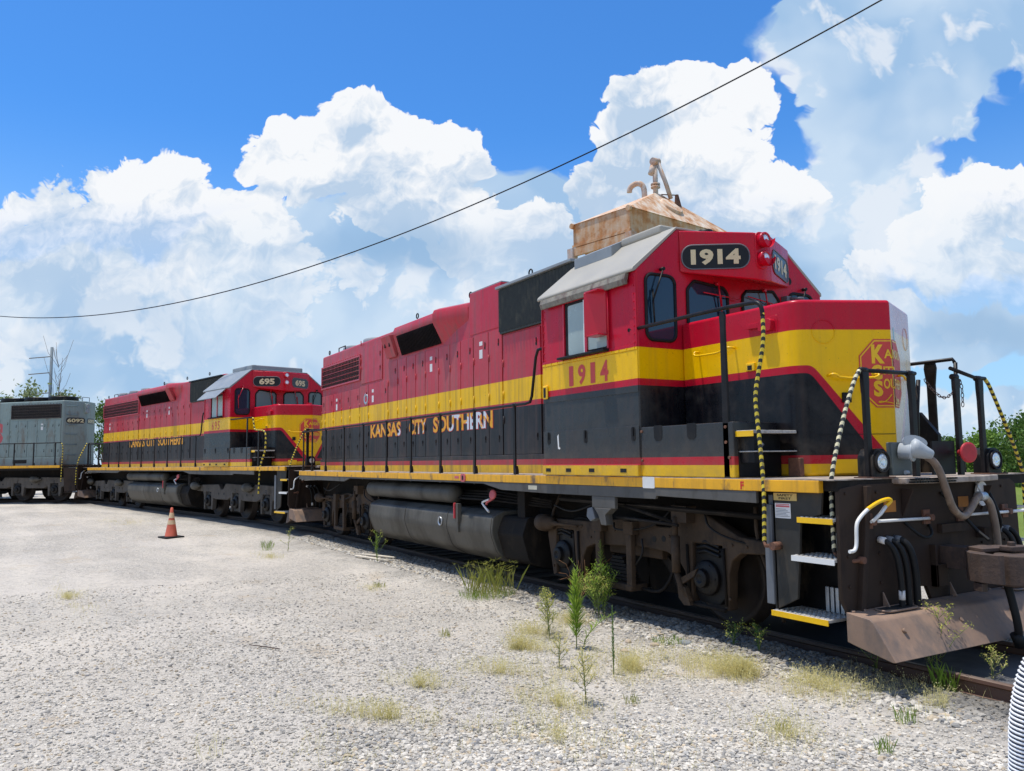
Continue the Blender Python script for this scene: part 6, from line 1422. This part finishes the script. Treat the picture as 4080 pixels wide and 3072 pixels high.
# ---- rusty hopper standing behind the front locomotive
def hopper():
    th = .165; C = Vector((-12.16, 7.89)); r = empty('steel_hopper', (C.x, C.y, 0), th, 'rusty steel hopper with pyramid roof and bent pipes above the front locomotive', 'hopper')
    # local: box from the near corner at (0,0): -x along the long face, +y away
    W, D, z0, z1 = 2.46, 5.5, 8.72, 9.46
    rm = rust_mat()
    b = MB(); b.box(-W, 0, 0, D, z0, z1); bx = b.build('bin', rm, r, .01)
    b = MB(); ap = (-1.23, 2.75, 10.74)
    b.loft([[(-W-.03, -.03, z1), (.03, -.03, z1), (.03, D+.03, z1), (-W-.03, D+.03, z1)], [(ap[0]-.12, ap[1]-.15, ap[2]), (ap[0]+.12, ap[1]-.15, ap[2]), (ap[0]+.12, ap[1]+.15, ap[2]), (ap[0]-.12, ap[1]+.15, ap[2])]]); rf = b.build('pyramid_roof', M['rust_roof'], r)
    b = MB()
    for x_ in (-W, 0): b.cyl((x_, -.09, z1-.05), (x_, .02, z1-.05), .09, 14)
    b.box(-W-.02, .02, -.04, .0, z0-.03, z0+.05); b.box(0, .04, 0, D, z0-.03, z0+.05); b.build('rim', rm, bx)
    b = MB(); b.box(-W-.15, .1, -.05, .05, z0-.32, z0-.06); b.box(-W-.15, .1, -.02, .02, z0-.62, z0-.58); b.box(.0, .1, 0, D, z0-.32, z0-.06)
    b.loft([[(-W+.1, .1, z0-.05), (-.1, .1, z0-.05), (-.1, D-.1, z0-.05), (-W+.1, D-.1, z0-.05)], [(-W/2-.3, D/2-.3, z0-1.8), (-W/2+.3, D/2-.3, z0-1.8), (-W/2+.3, D/2+.3, z0-1.8), (-W/2-.3, D/2+.3, z0-1.8)]]); b.build('support_beam', rm, r)
    for x_, y_ in ((-W-.05, 0), (.02, 0), (-W-.05, D), (.02, D)):
        b = MB(); b.box(x_-.12, x_+.12, y_-.12, y_+.12, -.2, z0-.06); b.build('leg', M['white_rust'], r)
    def sh(p): return (p[0], p[1]+1.0, p[2]+.22)
    b = MB(); b.tube([sh(q) for q in ((-1.50, 1.5, 10.1), (-1.50, 1.5, 10.72), (-1.56, 1.46, 10.90), (-1.72, 1.40, 10.98), (-1.90, 1.32, 10.92), (-1.98, 1.28, 10.80), (-1.98, 1.28, 10.70))], .095, 12, smooth_path=2); b.build('vent_pipe', M['white_rust'], r)
    b = MB()
    for p0, p1, rr in (((-1.18, 1.7, 10.4), (-1.18, 1.7, 11.6), .085), ((-1.18, 1.7, 10.72), (-1.18, 1.7, 10.78), .16), ((-1.18, 1.7, 10.81), (-1.18, 1.7, 10.87), .16), ((-1.26, 1.6, 11.2), (-1.22, 1.68, 11.5), .12), ((-1.16, 1.55, 11.62), (-1.16, 1.85, 11.66), .13)): b.cyl(sh(p0), sh(p1), rr, 12)
    b.tube([sh(q) for q in ((-1.12, 1.75, 11.66), (-.96, 1.95, 10.95), (-.86, 2.1, 10.35))], .075, 10); b.build('fill_pipe', M['white_rust'], r)
    nrm = Vector((1.28, 0, 1.23)).normalized()
    b = MB(); b.lathe((-.62, 2.75, 10.10), tuple(nrm), [(-.05, .42), (.12, .42), (.13, .38), (.14, 0)], 30); b.build('manhole', M['rust_roof'], rf)
    b = MB(); b.prism([(3.2, 10.25), (3.25, 10.72), (3.36, 10.74), (3.6, 10.15)], 'x', -.80, -.74); b.tube([sh((-1.1, 1.9, 10.52)), (-.77, 3.25, 10.70)], .02, 5); b.build('hinge_plate', M['rustp'], rf)
def rust_mat():
    def mk(name, base, amt):
        mt, N, b = principled(name); tc = N.new('ShaderNodeTexCoord').outputs['Object']; n = N.noise(tc, 2.2, 6, .65); s = N.noise(N.mapping(tc, (5, 5, .6)), 1, 4, .6)
        c = N.mix(N.mr(N.math('ADD', N.math('MULTIPLY', n, .6), N.math('MULTIPLY', s, .4)), .36-amt, .62-amt*.6), base, (.52, .24, .075)); c = N.mix(N.mr(n, .50, .74), c, (.34, .13, .045))
        N.l.new(c, b.inputs['Base Color']); b.inputs['Roughness'].default_value = .8; return mt
    M['rust_roof'] = mk('rusty_white_roof', (.72, .66, .56), .02); M['white_rust'] = mk('white_painted_steel', (.50, .51, .50), -.03)
    return mk('rust_streaked_steel', (.62, .55, .42), .06)
hopper()

# ---- small things on the ground
def cone():
    x, y = -15.98, -4.34; r = empty('traffic_cone', (x, y, gzf(x, y)), .3, 'orange traffic cone with two faded white bands and black base', 'traffic cone')
    M['cone'] = mat('faded_orange_cone', (.62, .13, .07), .55, var=.15); M['coneb'] = mat('dirty_reflective_band', (.66, .47, .27), .5, var=.15)
    b = MB(); b.lathe((0, 0, .03), (0, 0, 1), [(0, .175), (.02, .165), (.25, .125), (.34, .108), (.46, .086), (.51, .077), (.67, .05), (.80, .034), (.815, .02), (.80, 0)], 24); c = b.build('cone_body', M['cone'], r)
    b = MB()
    for z0, r0, z1, r1 in ((.37, .1135, .49, .0905), (.55, .0805, .70, .0535)): b.loft([[(rr*math.cos(a), rr*math.sin(a), z) for a in [k*math.pi/12 for k in range(24)]] for z, rr in ((z0, r0), (z1, r1))], 0, True, False)
    b.build('reflective_band', M['coneb'], c)
    b = MB(); b.prism(round_poly([(-.27, -.27), (.27, -.27), (.27, .27), (-.27, .27)], .05, 3), 'z', 0, .035); b.build('base', M['rubber'], r, .006); r.scale = (.92, .92, .90)
cone()
def stick(p, q, r_, m_, label, name='wooden_stick', cat='stick'):
    b = MB(); z0, z1 = gzf(*p)+r_+.01, gzf(*q)+r_+.015; b.tube([(p[0], p[1], z0), ((p[0]+q[0])/2, (p[1]+q[1])/2, (z0+z1)/2+.004), (q[0], q[1], z1)], r_, 6); tag(b.build(name, m_, None), label, cat)
M['wood'] = mat('bleached_wood', (.62, .54, .42), .8, var=.15); M['twig'] = mat('dark_twig', (.10, .07, .055), .9)
stick((-9.35, -1.62), (-8.25, -1.35), .022, M['wood'], 'pale wooden stick lying at the shade edge, farther of two'); stick((-9.1, -1.85), (-7.9, -1.62), .024, M['wood'], 'pale wooden stick lying in the sun, nearer of two')
stick((-2.55, -5.35), (-2.2, -5.12), .006, M['twig'], 'dark twig with a reddish end on the open gravel', 'twig', 'twig')
def one_rock(x, y, s, m_, label, sq=.7):
    q = random.Random(int(x*100)); b = MB(); rings = []
    for z, rr in ((-.2, .8), (.1, 1), (.5, .85), (.72, .45)): rings.append([(s*rr*math.cos(a)*(1+q.uniform(-.12, .12)), s*rr*sq*math.sin(a)*(1+q.uniform(-.12, .12)), s*z*.8) for a in [k*math.pi/4 for k in range(8)]])
    b.loft(rings); o = b.build('rock', m_, None, .01*s/.05, 1); o.location = (x, y, gzf(x, y)); o.rotation_euler.z = q.random()*3; tag(o, label, 'rock')
st1 = mat('tan_rock', (.42, .33, .24), .85, var=.2, scale=20, bump=.3); st2 = mat('grey_rock', (.22, .23, .23), .85, var=.2, scale=20, bump=.3); st3 = mat('brown_rock', (.33, .20, .15), .85, var=.2, scale=20)
one_rock(.1, -1.62, .085, st2, 'square grey rock beside the low green patch, largest near the rail', .6); one_rock(-.35, -2.0, .05, st1, 'tan rock right of the feathery weed'); one_rock(-.05, -1.9, .055, st1, 'tan rock in front of the square grey one')
one_rock(-.1, -2.25, .05, st1, 'tan rock left of the slender stalk'); one_rock(-.9, -3.05, .055, st2, 'grey rock at the foot of the yellow grass on the left'); one_rock(.35, -2.1, .04, st2, 'small dark rock right of the slender stalk')
one_rock(1.6, -6.05, .035, st3, 'reddish brown rock at the lower left foreground'); one_rock(2.1, -1.3, .045, st1, 'tan rock by the near rail under the plow')
# ribbed duct hose in the lower right corner, standing close to the camera
def duct():
    M['duct'] = mat('white_duct_rib', (.80, .80, .80), .4, var=.04); M['ductb'] = mat('dark_duct_sleeve', (.045, .05, .075), .5)
    # passes from the ground up to the right, beyond the frame
    def at(px, py, D):
        d = _f+_R*((px-2040)/3178.5)-_U*((py-1536)/3178.5); return CAMP+d*D
    P = [Vector(v) for v in DUCT]
    r = empty('ribbed_duct', (0, 0, 0), 0, 'white ribbed flexible hose cut off by the lower right corner', 'hose')
    Q = P
    for _ in range(3):
        Q2 = [Q[0]]
        for i in range(len(Q)-1): Q2 += [Q[i].lerp(Q[i+1], .25), Q[i].lerp(Q[i+1], .75)]
        Q = Q2+[Q[-1]]
    b = MB(); b.tube(Q, .048, 20); b.build('sleeve', M['ductb'], r)
    L = [0]
    for i in range(len(Q)-1): L.append(L[-1]+(Q[i+1]-Q[i]).length)
    b = MB(); n = int(L[-1]/.0135)
    for k in range(n):
        s = k*.0135; i = max(j for j in range(len(L)) if L[j] <= s); i = min(i, len(Q)-2); t = (s-L[i])/(L[i+1]-L[i]); c = Q[i].lerp(Q[i+1], t); d = (Q[i+1]-Q[i]).normalized(); u_ = d.orthogonal().normalized(); w_ = d.cross(u_)
        b.tube([c+(u_*math.cos(a)+w_*math.sin(a))*.050 for a in [j*math.pi/10 for j in range(21)]], .0042, 6, cap=False)
    b.build('rib', M['duct'], r)
DUCT = [(4.82, -4.55, -.12), (4.86, -4.55, .4), (4.896, -4.546, .77), (4.91, -4.554, .95), (4.945, -4.53, 1.12), (5.06, -4.43, 1.32), (5.35, -4.2, 1.42)]
duct()
